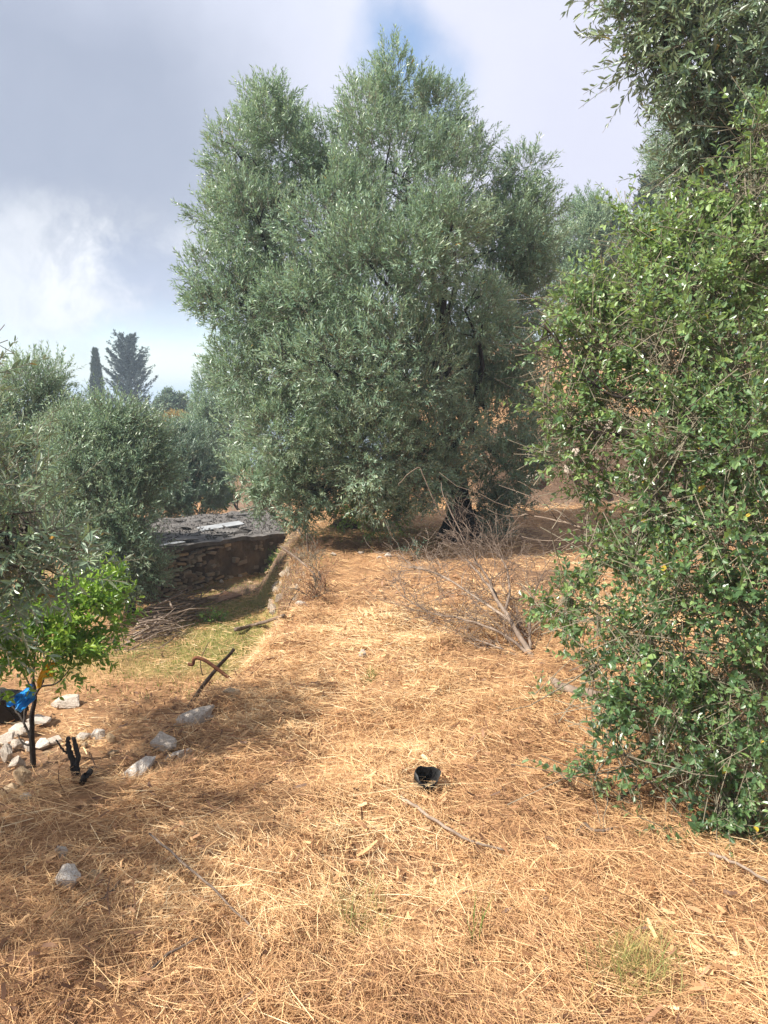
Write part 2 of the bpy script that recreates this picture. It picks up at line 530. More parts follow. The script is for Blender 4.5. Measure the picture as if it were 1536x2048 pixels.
gs = t.node('ShaderNodeAttribute', attribute_name='soil')
soil = t.ramp(fv, [(0.4, (0.04, 0.026, 0.018)), (0.62, (0.14, 0.090, 0.060)), (0.85, (0.28, 0.195, 0.14))])
gc = t.mix(t.smooth(gs.outputs['Fac'], 0.2, 0.8), gc, soil)
gb = t.node('ShaderNodeBsdfPrincipled', i_Roughness=0.9)
gb.inputs['Specular IOR Level'].default_value = 0.15
t.l.new(gc, gb.inputs['Base Color'])
bp = t.node('ShaderNodeBump', i_Strength=1.0, i_Distance=0.03)
t.l.new(fv, bp.inputs['Height'])
t.l.new(bp.outputs[0], gb.inputs['Normal'])
o = t.node('ShaderNodeOutputMaterial'); t.l.new(gb.outputs[0], o.inputs['Surface'])
M['ground'] = m

m, t = new_mat('sea_water')
co = t.node('ShaderNodeTexCoord').outputs['Object']
gb = t.node('ShaderNodeBsdfPrincipled', i_Roughness=0.35)
t.l.new(t.mix(t.noise(co, 0.002, 4.0), (0.03, 0.10, 0.17), (0.05, 0.14, 0.22)), gb.inputs['Base Color'])
o = t.node('ShaderNodeOutputMaterial'); t.l.new(gb.outputs[0], o.inputs['Surface'])
M['sea'] = m


# ------------------------------------------------------------------ the setting
def axis(stops):
    out = []
    for (a, b, st) in stops:
        n = max(1, int(round((b - a) / st)))
        out += list(np.linspace(a, b, n, endpoint=False))
    out.append(stops[-1][1])
    return np.array(out)


gx = axis([(-420, -60, 30), (-60, -16, 3), (-16, -5, 0.4), (-5, 4, 0.045), (4, 9, 0.2), (9, 25, 1), (25, 90, 5), (90, 420, 30)])
gy = axis([(-40, -4, 4), (-4, 1, 0.4), (1, 8, 0.045), (8, 16, 0.08), (16, 30, 0.35), (30, 90, 2.5), (90, 560, 16)])
XX, YY = np.meshgrid(gx, gy)
ZZ = H(XX, YY)
V = np.stack([XX.ravel(), YY.ravel(), ZZ.ravel()], 1)
nx, ny = len(gx), len(gy)
ii, jj = np.meshgrid(np.arange(nx - 1), np.arange(ny - 1))
a0 = (jj * nx + ii).ravel()
F = np.stack([a0, a0 + 1, a0 + 1 + nx, a0 + nx], 1)


def edge_sd(x, y):
    return x - np.interp(y, EY, EX)


def green_at(x, y):
    g = np.exp(-(((x + 1.75) / 0.75) ** 2 + ((y - 8.6) / 1.6) ** 2)) * 1.0
    g = g + 0.5 * sstep(-0.25, -0.6, edge_sd(x, y)) * (0.4 + vnoise(x * 0.9, y * 0.9, 21)) * sstep(5.5, 7.0, y) * (1 - sstep(14, 20, y))
    g = g + 0.6 * np.exp(-(((x - 0.2) / 1.2) ** 2 + ((y - 10.4) / 0.9) ** 2))
    return np.clip(g * (0.30 + 0.8 * vnoise(x * 2.3, y * 2.3, 22)), 0, 1)


def soil_at(x, y):
    sd = edge_sd(x, y)
    s = np.exp(-((sd + 0.22) / 0.18) ** 2) * sstep(2.8, 3.3, y) * (0.55 + 0.65 * vnoise(x * 2.6, y * 2.6, 23))
    s = s + np.exp(-(((x + 2.6) / 0.9) ** 2 + ((y - 5.0) / 0.8) ** 2)) * 0.6
    s = s + np.exp(-(((x + 2.9) / 0.8) ** 2 + ((y - 8.2) / 0.9) ** 2)) * 0.8
    s = s + np.exp(-(((x + 2.0) / 0.9) ** 2 + ((y - 10.6) / 0.5) ** 2)) * 0.8
    s = s + sstep(13.2, 13.6, y) * (1 - sstep(14.4, 15.2, y)) * sstep(1.0, 2.0, x) * 0.9
    s = s + np.exp(-(((x - 1.6) / 0.9) ** 2 + ((y - 9.6) / 1.3) ** 2)) * 0.6
    s = s + np.exp(-(((x - 1.5) / 0.7) ** 2 + ((y - 7.0) / 1.0) ** 2)) * 0.55
    s = s + np.exp(-((sd + 0.3) / 0.5) ** 2) * sstep(12, 14, y)
    s = s + np.exp(-(((x + 2.6) / 1.3) ** 2 + ((y - 18.5) / 2.2) ** 2)) * .9
    return np.clip(s, 0, 1)


me = mesh_np('ground', V, F, green_at(V[:, 0], V[:, 1]), smooth=True)
sa = me.attributes.new('soil', 'FLOAT', 'POINT')
sa.data.foreach_set('value', soil_at(V[:, 0], V[:, 1]).astype(np.float32))
ground = tag(link('ground', me, M['ground']), kind='structure')

sm = MB()
n = 12
for i in range(n + 1):
    for j in range(n + 1):
        sm.v.append(Vector((-9000 + 18000 * i / n, -4000 + 16000 * j / n, -120)))
for i in range(n):
    for j in range(n):
        a = i * (n + 1) + j
        sm.f.append((a, a + n + 1, a + n + 2, a + 1))
sea = tag(link('sea', sm.mesh('sea'), M['sea']), kind='structure')

# air: pale haze over the whole place
hz = MB()
hz.box((0, 4000, (-128 + 13.0) / 2), (9200, 0, 0), (0, 8200, 0), (0, 0, (13.0 + 128) / 2))
m, t = new_mat('haze_air')
pv = t.node('ShaderNodeVolumePrincipled')
pv.inputs['Color'].default_value = (0.70, 0.86, 1.0, 1)
pv.inputs['Density'].default_value = 0.0022
pv.inputs['Anisotropy'].default_value = 0.2
o = t.node('ShaderNodeOutputMaterial'); t.l.new(pv.outputs[0], o.inputs['Volume'])
haze = tag(link('haze', hz.mesh('haze', smooth=False), m), kind='stuff')


# ------------------------------------------------------------------ foliage
def norm(a):
    return a / np.maximum(np.linalg.norm(a, axis=-1, keepdims=True), 1e-9)


def rdir(n, rng):
    return norm(rng.normal(size=(n, 3)))


def shoots(lobes, n, rng, up=0.45, spread=0.5, sub=9, subr=(0.28, 0.5), inner=0.35, length=(0.16, 0.28), down_droop=0.25):
    """lobes: list of (centre, radius or (rx,ry,rz)). Returns base, direction, length of leafy shoots spread over ragged clumps."""
    C = []; S = []; O = []; Wt = []
    for c, r in lobes:
        c = np.array(c, float); r = np.array(r if hasattr(r, '__len__') else (r, r, r), float)
        C.append(c); S.append(r * 0.85); O.append(c); Wt.append(np.mean(r) ** 1.7 * 1.5)
        for _ in range(sub):
            d = rdir(1, rng)[0]
            s = rng.uniform(*subr)
            C.append(c + d * r * rng.uniform(0.7, 0.98)); S.append(r * s); O.append(c); Wt.append((np.mean(r) * s) ** 1.7 * 1.6)
    C = np.array(C); S = np.array(S); O = np.array(O); Wt = np.array(Wt); Wt /= Wt.sum()
    k = rng.choice(len(C), size=n, p=Wt)
    d = rdir(n, rng)
    rad = inner + (1 - inner) * rng.random(n) ** 0.55
    base = C[k] + d * S[k] * rad[:, None]
    out = norm(base - (C[k] * 0.6 + O[k] * 0.4))
    dr = out * 0.75 + rng.normal(size=(n, 3)) * spread * 0.6
    dr[:, 2] += up - down_droop * (out[:, 2] < -0.3)
    return base, norm(dr), rng.uniform(*length, size=n)


def leaves(base, dr, ln, per, L, Wd, rng, tint0=0.45, tvar=0.2, ang=0.75, yellow=0.0, hang=0.0):
    """opposite leaves along each shoot -> pos, dir, normal, length, width, tint"""
    n = len(base)
    k = np.repeat(np.arange(n), per)
    idx = np.tile(np.arange(per), n)
    tt = (idx // 2 * 2 + 0.6) / per
    tt = tt * 0.92 + rng.uniform(0.0, 0.06, len(k))
    d = dr[k]
    ref = np.where(np.abs(d[:, 2:3]) < 0.9, np.array([[0, 0, 1.0]]), np.array([[1.0, 0, 0]]))
    u = norm(np.cross(d, ref)); v = np.cross(d, u)
    th = rng.uniform(0, 2 * np.pi, n)[k] + (idx % 2) * np.pi + (idx // 2) * (np.pi / 2) + rng.normal(size=len(k)) * 0.35
    perp = u * np.cos(th)[:, None] + v * np.sin(th)[:, None]
    pos = base[k] + d * (ln[k] * tt)[:, None]
    pos[:, 2] -= hang * (ln[k] * tt) ** 2
    tip = (tt > 0.85)[:, None]
    ld = norm(d * np.where(tip, 1.3, 0.8) + perp * ang + rng.normal(size=(len(k), 3)) * 0.18)
    nn = d * 0.55 - perp * 0.55 + rng.normal(size=(len(k), 3)) * 0.35
    nn[:, 2] += 0.55
    nn = nn - ld * np.sum(nn * ld, 1, keepdims=True)
    nn = norm(nn)
    sz = rng.uniform(0.5, 1.15, len(k)) * (1.08 - 0.35 * tt) * rng.uniform(.8, 1.15, n)[k]
    ti = np.clip(tint0 + rng.normal(size=n)[k] * tvar * 0.6 + rng.normal(size=len(k)) * tvar + 0.25 * (tt - 0.5), 0, 0.95)
    ti = np.clip(ti + .34 * (vnoise(pos[:, 0] * 1.7 + pos[:, 1] * .9, pos[:, 2] * 1.7 + pos[:, 1] * .5, 401) - .5) + .2 * (vnoise(pos[:, 0] * 5, pos[:, 2] * 5 + pos[:, 1] * 3, 402) - .5), 0, .95)
    if yellow:
        ti[rng.random(len(k)) < yellow] = 1.0
    return pos, ld, nn, L * sz, Wd * sz * rng.uniform(0.85, 1.15, len(k)), ti


def leaf_mesh(name, lv, org, quad=False):
    p, d, n, L, W, ti = lv
    p = p - np.array(org)
    s = np.cross(d, n)
    L = L[:, None]; W = W[:, None]
    N = len(p)
    if quad:
        vs = [p, p + d * L * .3 + s * W * .46 + n * W * .12, p + d * L * .68 + s * W * .42 + n * W * .10, p + d * L - n * L * .07,
              p + d * L * .68 - s * W * .42 + n * W * .10, p + d * L * .3 - s * W * .46 + n * W * .12]
        V = np.stack(vs, 1).reshape(-1, 3)
        b = np.arange(N)[:, None] * 6
        F = np.concatenate([b + np.array([[0, 1, 2, 3]]), b + np.array([[0, 3, 4, 5]])], 0)
        return mesh_np(name, V, F, np.repeat(ti, 6))
    vs = [p, p + d * L * .45 + s * W * .5 + n * W * .12, p + d * L, p + d * L * .45 - s * W * .5 + n * W * .12]
    V = np.stack(vs, 1).reshape(-1, 3)
    b = np.arange(N)[:, None] * 4
    F = np.concatenate([b + np.array([[0, 1, 2]]), b + np.array([[0, 2, 3]])], 0)
    return mesh_np(name, V, F, np.repeat(ti, 4))


def twig_mesh(name, base, dr, ln, org, r=0.0022, back=0.0, hang=0.0):
    """a thin three-sided stem for every shoot"""
    p0 = base - dr * (ln * back)[:, None] - np.array(org); p1 = base + dr * ln[:, None] - np.array(org)
    p1 = p1.copy(); p1[:, 2] -= hang * ln ** 2
    d = norm(p1 - p0)
    ref = np.where(np.abs(d[:, 2:3]) < 0.9, np.array([[0, 0, 1.0]]), np.array([[1.0, 0, 0]]))
    u = norm(np.cross(d, ref)); v = np.cross(d, u)
    vs = []
    for p, rr in ((p0, r), (p1, r * 0.45)):
        for k in range(3):
            a = 2 * math.pi * k / 3
            vs.append(p + (u * math.cos(a) + v * math.sin(a)) * rr)
    V = np.stack(vs, 1).reshape(-1, 3)
    b = np.arange(len(p0))[:, None] * 6
    F = np.concatenate([b + np.array([[i, (i + 1) % 3, (i + 1) % 3 + 3, i + 3]]) for i in range(3)], 0)
    return mesh_np(name, V, F)


def leaf_units(mat):
    out = []
    for ti in (0.15, 0.3, 0.45, 0.6, 0.75, 0.9, 1.0):
        lv = (np.zeros((1, 3)), np.array([[1., 0, 0]]), np.array([[0, 0, 1.]]), np.array([1.]), np.array([1.]), np.array([ti]))
        me = leaf_mesh('leaf', lv, (0, 0, 0), True)
        me.materials.append(mat)
        out.append((ti, me))
    return out


def crown_parts(root, lv, mat, quad=False, singles=0, wmul=1.0):
    """the leaves of a crown: the ones that show largest each a part, the rest one part"""
    org = root.location
    if singles:
        rel = lv[0] - CAM
        yv = rel[:, 1] * math.cos(PITCH) - rel[:, 2] * math.sin(PITCH)
        zv = rel[:, 1] * math.sin(PITCH) + rel[:, 2] * math.cos(PITCH)
        yy = np.maximum(yv, 0.05)
        inside = (yv > 0.3) & (np.abs(rel[:, 0] / yy) < 0.48) & (np.abs(zv / yy) < 0.65)
        score = np.where(inside, lv[3] / yy, 0)
        sel = np.argsort(-score)[:singles]
        units = leaf_units(mat)
        for i in sel:
            d = Vector(lv[1][i]); nn = Vector(lv[2][i]); s = d.cross(nn)
            L = lv[3][i]; W = lv[4][i]
            mt = Matrix.Identity(4)
            mt.col[0][:3] = d * L; mt.col[1][:3] = -s * W; mt.col[2][:3] = nn * W
            mt.col[3][:3] = Vector(lv[0][i]) - org
            me = units[-1][1] if lv[5][i] > .98 else min(units[:-1], key=lambda u: abs(u[0] - lv[5][i]))[1]
            ob = bpy.data.objects.new('leaf', me)
            COL.objects.link(ob)
            ob.parent = root
            ob.matrix_basis = mt
        keep = np.ones(len(lv[0]), bool); keep[sel] = False
        lv = tuple(a[keep] for a in lv)
    c = link('crown', leaf_mesh('crown', lv, org, quad), mat, root)
    c['kind'] = 'stuff'
    return c


def limbs(root, trunk, lobes, rnd, mat, r_br=0.05, n_br=None, fork=0.7, smooth_bend=0.15):
    """trunk: list of (point, radius); branches rise from its upper part to the lobes"""
    org = root.location
    mb = MB()
    pts = path_pts([p for p, r in trunk], 4, 0.008, rnd)
    rad = list(np.interp(np.linspace(0, 1, len(pts)), np.linspace(0, 1, len(trunk)), [r for p, r in trunk]))
    mb.tube(pts, rad, 10, rough=0.13, rnd=rnd)
    link('trunk', mb.mesh('trunk', org), mat, root)
    L = list(lobes)
    if n_br and len(L) > n_br:
        L = rnd.sample(L, n_br)
    for c, r in L:
        s = pts[int(len(pts) * rnd.uniform(fork, 0.99)) if len(pts) > 3 else -1]
        c = Vector(c)
        dist = (c - s).length
        b = MB()
        bend = Vector((rnd.uniform(-1, 1), rnd.uniform(-1, 1), rnd.uniform(0.2, 1))) * dist * smooth_bend
        cp = curve_pts(s, c, 7, bend, 0.02, rnd)
        b.tube(cp, taper(8, r_br * min(1.6, 0.5 + dist * 0.35), r_br * 0.22), 6, rough=0.1, rnd=rnd)
        rr = r if not hasattr(r, '__len__') else max(r)
        for _ in range(5):
            q = cp[rnd.randint(3, 7)]
            e = c + Vector((rnd.gauss(0, 1), rnd.gauss(0, 1), rnd.gauss(0.3, 1))).normalized() * rr * rnd.uniform(0.6, 0.95)
            b.tube(curve_pts(q, e, 4, (0, 0, 0.05), 0.03, rnd), taper(5, r_br * 0.3, r_br * 0.07), 4, rnd=rnd)
        link('branch', b.mesh('branch', org), mat, root)


def PL(px, py, Y, rpx, squash=1.0):
    """a clump of the crown: photo direction, true distance, radius as seen"""
    s = Y / ray(px, py)[1]
    r = rpx / FPX * s
    return (tuple(A(px, py, Y)), (r, r * squash, r))


# ---- the big olive in the middle
rnd = random.Random(3)
rng = np.random.default_rng(3)
big_at = G(912, 1082)
BY = big_at.y
lobes = [PL(545, 225, BY + .3, 62), PL(480, 315, BY + .1, 70), PL(570, 320, BY + .3, 88), PL(440, 430, BY, 58), PL(520, 450, BY - .4, 95),
         PL(425, 545, BY - .3, 62), PL(500, 610, BY - .7, 105), PL(400, 590, BY - .2, 34),
         PL(800, 185, BY + .3, 78), PL(730, 225, BY + .2, 74), PL(870, 225, BY + .4, 72), PL(925, 285, BY + .5, 58), PL(690, 300, BY + .2, 72), PL(770, 340, BY - .4, 130), PL(890, 380, BY + .1, 105),
         PL(670, 450, BY - .8, 115), PL(860, 500, BY - 1.5, 105), PL(905, 450, BY - 1.7, 62), PL(760, 560, BY - 1.4, 125), PL(640, 600, BY - 1.1, 110), PL(930, 620, BY - .9, 100),
         PL(1050, 335, BY + .6, 46), PL(1035, 420, BY + .6, 66), PL(990, 500, BY + .4, 95), PL(1040, 590, BY + .3, 70), PL(1010, 700, BY + .1, 90), PL(970, 820, BY - .2, 100), PL(1010, 930, BY - .1, 62),
         PL(510, 750, BY - .8, 90), PL(590, 840, BY - 1.0, 105), PL(480, 700, BY - .5, 52), PL(690, 740, BY - 1.5, 130), PL(820, 730, BY - 1.6, 125), PL(740, 880, BY - 1.4, 120), PL(560, 930, BY - .7, 66), PL(870, 880, BY - 1.3, 105),
         PL(640, 965, BY - .9, 70), PL(800, 975, BY - .9, 66), PL(480, 850, BY - .2, 45), PL(500, 960, BY - .5, 46), PL(600, 1010, BY - .7, 44), PL(760, 1010, BY - .8, 50), PL(880, 960, BY - .9, 60), PL(1060, 480, BY + .2, 60), PL(1070, 800, BY + .2, 50), PL(1050, 900, BY + .2, 50), PL(720, 880, BY + 1.2, 110), PL(560, 860, BY + .6, 90), PL(660, 920, BY + .8, 80), PL(820, 960, BY + .8, 70), PL(540, 1000, BY - .3, 34), PL(690, 1010, BY - .2, 40), PL(520, 620, BY + .6, 105), PL(630, 690, BY + .9, 115), PL(480, 420, BY + .7, 80), PL(560, 760, BY + .8, 100), PL(560, 300, BY + .9, 80), PL(1040, 450, BY + .9, 70), PL(960, 700, BY + 1.0, 120), PL(1000, 600, BY + 1.2, 90), PL(700, 640, BY + 1.3, 190), PL(820, 420, BY + 1.4, 150), PL(600, 480, BY + 1.2, 120), PL(880, 780, BY + 1.2, 150), PL(620, 1000, BY - .5, 36), PL(950, 985, BY + .2, 50)]
olive = empty('olive_tree', big_at, 'big dense grey-green olive tree in the middle, crown reaching nearly to the straw', 'tree', 'olive trees')
lobes = [(c, float(np.mean(r)) * .92) for c, r in lobes]
b, d, l = shoots(lobes, 30000, rng, up=0.5, spread=0.42, length=(0.12, 0.26), inner=0.5, sub=8, subr=(0.34, 0.56))
lv = leaves(b, d, l, 14, 0.076, 0.0185, rng, tint0=0.46, tvar=0.17, yellow=0.0025)
sp = np.array(A(905, 470, BY - 1.7)); pale = np.exp(-np.sum((lv[0] - sp) ** 2, 1) / .16)      # a pale spray of young shoots
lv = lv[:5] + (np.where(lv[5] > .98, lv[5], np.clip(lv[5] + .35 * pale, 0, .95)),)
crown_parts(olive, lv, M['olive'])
tw = link('twigs', twig_mesh('twigs', b, d, l, big_at, 0.0022, 0.4), M['twig'], olive); tw['kind'] = 'stuff'
tb = big_at
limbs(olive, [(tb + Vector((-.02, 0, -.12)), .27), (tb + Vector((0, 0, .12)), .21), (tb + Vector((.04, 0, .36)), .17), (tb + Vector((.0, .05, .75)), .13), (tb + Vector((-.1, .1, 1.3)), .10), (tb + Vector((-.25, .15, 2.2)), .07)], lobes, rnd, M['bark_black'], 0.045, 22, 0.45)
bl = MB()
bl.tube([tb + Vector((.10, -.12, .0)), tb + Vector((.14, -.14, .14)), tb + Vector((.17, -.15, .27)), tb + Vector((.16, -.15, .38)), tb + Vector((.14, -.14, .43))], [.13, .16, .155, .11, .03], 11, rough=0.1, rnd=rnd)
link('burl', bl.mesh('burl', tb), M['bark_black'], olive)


def simple_tree(name, label, cat, at, lobes, n, per, L, W, mat, seed, trunk_top=0.35, r0=0.10, up=0.45, length=(0.14, 0.28), quad=False, singles=0, group='olive trees', tint0=0.45, tvar=0.18, yellow=0.0, n_br=8, lean=(0, 0), inner=0.35, sub=9, spread=0.5, bark=None, twig_r=0.0022, hang=0.0, ang=0.75):
    rn = random.Random(seed); rg = np.random.default_rng(seed)
    at = Vector(at)
    root = empty(name, at, label, cat, group)
    b, d, l = shoots(lobes, n, rg, up=up, spread=spread, length=length, inner=inner, sub=sub)
    lv = leaves(b, d, l, per, L, W, rg, tint0=tint0, tvar=tvar, yellow=yellow, hang=hang, ang=ang)
    crown_parts(root, lv, mat, quad, singles)
    tw = link('twigs', twig_mesh('twigs', b, d, l, at, twig_r, 0.4, hang), M['twig'], root); tw['kind'] = 'stuff'
    top = np.mean([c for c, r in lobes], axis=0)
    tz = at.z + (max(c[2] for c, r in lobes) - at.z) * trunk_top
    p3 = Vector((at.x + (top[0] - at.x) * .6 + lean[0], at.y + (top[1] - at.y) * .6 + lean[1], tz))
    limbs(root, [(at + Vector((0, 0, -.12)), r0 * 1.35), (at + Vector((.01, 0, .12)), r0), (at.lerp(p3, .55) + Vector((rn.uniform(-.05, .05), 0, 0)), r0 * .8), (p3, r0 * .55)], lobes, rn, bark or M['bark'], r0 * 0.34, n_br)
    return root


def on(x, y):
    return Vector((x, y, Hz(x, y)))


# ---- olives on the lower terrace, left
simple_tree('olive_tree', 'near olive tree with long leaves leaning in from the left edge beside the citrus', 'tree', on(-3.3, 3.5),
            [PL(-10, 960, 3.5, 80), PL(60, 1060, 3.3, 70), PL(-130, 1000, 3.3, 150), PL(10, 1110, 3.2, 80), PL(120, 1115, 3.3, 56), PL(150, 1105, 3.3, 32), PL(-90, 1200, 3.3, 60), PL(-150, 1150, 3.2, 150),
             ((-3.4, 3.3, 1.5), .55), ((-4.2, 3.4, 1.6), .7), ((-3.7, 4.9, 2.1), .6), ((-4.4, 5.0, 2.6), .65), ((-2.5, 2.2, 1.6), .5), ((-3.2, 1.7, 2.0), .55), PL(-22, 690, 3.6, 22), PL(-60, 760, 3.6, 36)],
            2300, 16, 0.066, 0.0155, M['olive_near'], 21, 0.5, 0.12, quad=True, singles=260, length=(0.2, 0.36), tint0=0.42, yellow=0.004, up=0.25)
simple_tree('olive_tree', 'tall pale-topped olive tree at the left edge in front of the cypress', 'tree', on(-5.1, 10.6),
            [PL(60, 790, 10.6, 72), PL(20, 840, 10.4, 80), PL(105, 850, 10.6, 60), PL(60, 930, 10.3, 90), PL(130, 960, 10.5, 60), PL(40, 1040, 10.4, 90), PL(-60, 900, 10.6, 120), PL(130, 1060, 10.6, 60), PL(-60, 1060, 10.5, 100)],
            6000, 14, 0.078, 0.0195, M['olive'], 22, 0.35, 0.09, spread=.55, length=(.16, .38), tint0=0.55, n_br=9)
simple_tree('olive_tree', 'thin bushy olive tree reaching over the left end of the stone hut wall', 'tree', on(-3.15, 9.3),
            [PL(235, 845, 9.3, 52), PL(285, 870, 9.4, 44), PL(150, 850, 9.5, 40), PL(235, 890, 9.2, 62), PL(180, 900, 9.1, 66), PL(270, 930, 9.2, 62), PL(205, 980, 8.9, 80), PL(260, 1030, 8.9, 66), PL(180, 1080, 8.8, 70), PL(250, 1110, 8.8, 60), PL(300, 1140, 8.9, 34), PL(215, 1160, 8.8, 46), PL(140, 1010, 9.2, 60)],
            5500, 14, 0.068, 0.0165, M['olive'], 23, 0.4, 0.07, spread=.55, length=(.16, .38), tint0=0.52, n_br=9, yellow=0.004)
simple_tree('olive_tree', 'dark olive tree standing behind the hut roof', 'tree', on(-4.0, 16.2),
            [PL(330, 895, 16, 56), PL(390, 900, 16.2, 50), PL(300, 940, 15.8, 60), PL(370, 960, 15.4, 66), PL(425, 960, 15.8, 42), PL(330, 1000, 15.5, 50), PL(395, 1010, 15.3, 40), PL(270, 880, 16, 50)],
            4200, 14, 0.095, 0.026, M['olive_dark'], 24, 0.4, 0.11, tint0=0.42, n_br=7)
simple_tree('olive_tree', 'round olive tree beside the far path left of the big crown', 'tree', on(-5.2, 25),
            [PL(420, 800, 25, 48), PL(455, 780, 25.4, 46), PL(395, 850, 24.6, 44), PL(440, 860, 24.4, 56), PL(470, 880, 25, 40), PL(420, 905, 24.6, 40)],
            3600, 12, 0.12, 0.036, M['olive'], 25, 0.4, 0.14, tint0=0.45, n_br=6, length=(.2, .4))
simple_tree('bush', 'small low olive bush behind the hut beside green weeds', 'bush', on(-3.2, 18.0),
            [PL(440, 935, 18, 30), PL(415, 915, 18.3, 28), PL(460, 920, 18.5, 24)], 700, 12, 0.075, 0.02, M['olive'], 26, 0.4, 0.04, n_br=3, group=None)
simple_tree('distant_tree', 'small dark round tree far off beside the conifer', 'tree', on(-12.4, 46),
            [PL(345, 812, 46, 22), PL(330, 822, 46.5, 18), PL(362, 818, 46, 18)], 1500, 10, 0.22, 0.08, M['olive_dark'], 27, 0.4, 0.14, n_br=3, length=(.3, .5), group=None)
simple_tree('bush', 'ochre yellow rounded bush far behind the left olives', 'bush', on(-9.8, 36),
            [PL(350, 838, 36, 16), PL(338, 845, 36, 13), PL(362, 848, 36, 13)], 800, 10, 0.10, 0.04, M['ochre'], 28, 0.4, 0.05, n_br=3, length=(.15, .3), group=None)

# ---- upper terrace, right
simple_tree('olive_tree', 'pale olive tree on the upper terrace between the big crown and the shrub', 'tree', on(5.4, 20),
            [PL(1200, 440, 20, 56), PL(1150, 480, 19.8, 52), PL(1240, 480, 20, 56), PL(1180, 540, 19.5, 66), PL(1110, 520, 20, 40), PL(1260, 550, 20, 60), PL(1130, 600, 19.8, 46), PL(1200, 620, 20, 70), PL(1300, 480, 20, 60)],
            5600, 12, 0.11, 0.03, M['olive'], 31, 0.4, 0.14, tint0=0.5, n_br=7, length=(.18, .36))
simple_tree('olive_tree', 'feathery olive tree behind the top of the glossy shrub', 'tree', on(4.6, 11.5),
            [PL(1370, 230, 11.5, 50), PL(1340, 290, 11.4, 44), PL(1410, 290, 11.5, 70), PL(1350, 370, 11.2, 40), PL(1450, 400, 11.5, 90), PL(1390, 480, 11.3, 80), PL(1480, 560, 11.3, 90), PL(1370, 600, 11.5, 70)],
            4500, 14, 0.075, 0.019, M['olive'], 32, 0.4, 0.1, tint0=0.52, n_br=7)


# ---- cypresses and conifer
def cypress(at, tip, wid, label, seed, n=2600, L=0.28):
    rg = np.random.default_rng(seed)
    at = Vector(at); tip = Vector(tip)
    root = empty('cypress_tree', at, label, 'tree')
    hgt = tip.z - at.z
    tt = rg.random(n) ** 0.8
    prof = np.minimum(1, (1 - tt) * 3.2) ** 0.8 * (0.75 + 0.25 * tt) * np.minimum(1, tt * 8 + 0.5)
    th = rg.uniform(0, 2 * np.pi, n)
    clump = 0.78 + 0.5 * np.sin(th * 3 + tt * 23) * np.sin(tt * 31 + th) + 0.22 * np.sin(tt * 57 + th * 2)
    r = wid / 2 * prof * clump * np.sqrt(rg.uniform(0.25, 1, n))
    ax = np.array(at)[None, :] + (np.array(tip) - np.array(at))[None, :] * tt[:, None]
    out = np.stack([np.cos(th), np.sin(th), np.zeros(n)], 1)
    b = ax + out * r[:, None]
    d = norm(out * 0.35 + np.array([[0, 0, 1.0]]) + rg.normal(size=(n, 3)) * 0.15)
    lv = leaves(b, d, np.full(n, L * 1.3), 8, L, L * 0.28, rg, tint0=0.5, tvar=0.25, ang=0.3)
    crown_parts(root, lv, M['cypress'])
    mb = MB(); mb.tube([at + Vector((0, 0, -.3)), at.lerp(tip, .5), at.lerp(tip, .95)], [.16, .1, .03], 8)
    link('trunk', mb.mesh('trunk', at), M['bark'], root)
    return root


p = A(190, 704, 66); cypress(on(p.x, 66), p, 1.25, 'slim dark cypress standing left of the broad conifer', 41)
p = A(1312, 322, 30); cypress(on(p.x, 30), p, 1.9, 'dark cypress rising behind the olive on the upper terrace', 42, n=3200, L=0.22)

rg = np.random.default_rng(43); rn = random.Random(43)
p = A(255, 676, 70)
at = on(p.x, 70)
con = empty('conifer_tree', at, 'broad dark blue-green conifer with layered upswept branches at the skyline', 'tree')
mb = MB(); mb.tube([at + Vector((0, 0, -.3)), at.lerp(p, .5) + Vector((.1, 0, 0)), p], [.32, .2, .04], 9)
link('trunk', mb.mesh('trunk', at), M['bark'], con)
B, Dd, Ln = [], [], []
hgt = p.z - at.z
for k in range(150):
    t_ = rn.uniform(0.28, 0.98) if k > 6 else rn.uniform(0.8, 1.0)
    reach = (1.15 + 1.75 * min(1, (1 - t_) * 2.2)) * rn.uniform(0.5, 1.12) * (.55 if t_ > .93 else 1)
    th = rn.uniform(0, 2 * math.pi)
    s = at.lerp(p, t_)
    o_ = Vector((math.cos(th), math.sin(th), 0))
    e = s + o_ * reach + Vector((0, 0, reach * (0.5 + 0.6 * t_) * rn.uniform(.5, 1.1) + 0.2))
    bb = MB(); cp = curve_pts(s, e, 5, (0, 0, -reach * 0.10), 0.01, rn)
    bb.tube(cp, taper(6, .06, .012), 4)
    link('branch', bb.mesh('branch', at), M['bark'], con)
    for j in range(38):
        f = rn.uniform(0.12, 1.0)
        q = cp[0].lerp(cp[-1], f) + Vector((0, 0, -reach * 0.10 * 4 * f * (1 - f)))
        sd = o_.cross(Vector((0, 0, 1))) * rn.choice((-1, 1))
        B.append(q + Vector((rn.gauss(0, .06), rn.gauss(0, .06), rn.gauss(0, .05)))); Dd.append((o_ * .9 + sd * rn.uniform(0, 1) + Vector((0, 0, rn.uniform(0.1, .8)))).normalized()); Ln.append(rn.uniform(.25, .6) * (1.1 - .5 * f))
lv = leaves(np.array(B), np.array(Dd), np.array(Ln), 10, 0.19, 0.075, rg, tint0=0.45, tvar=0.25, ang=0.7)
crown_parts(con, lv, M['conifer'])

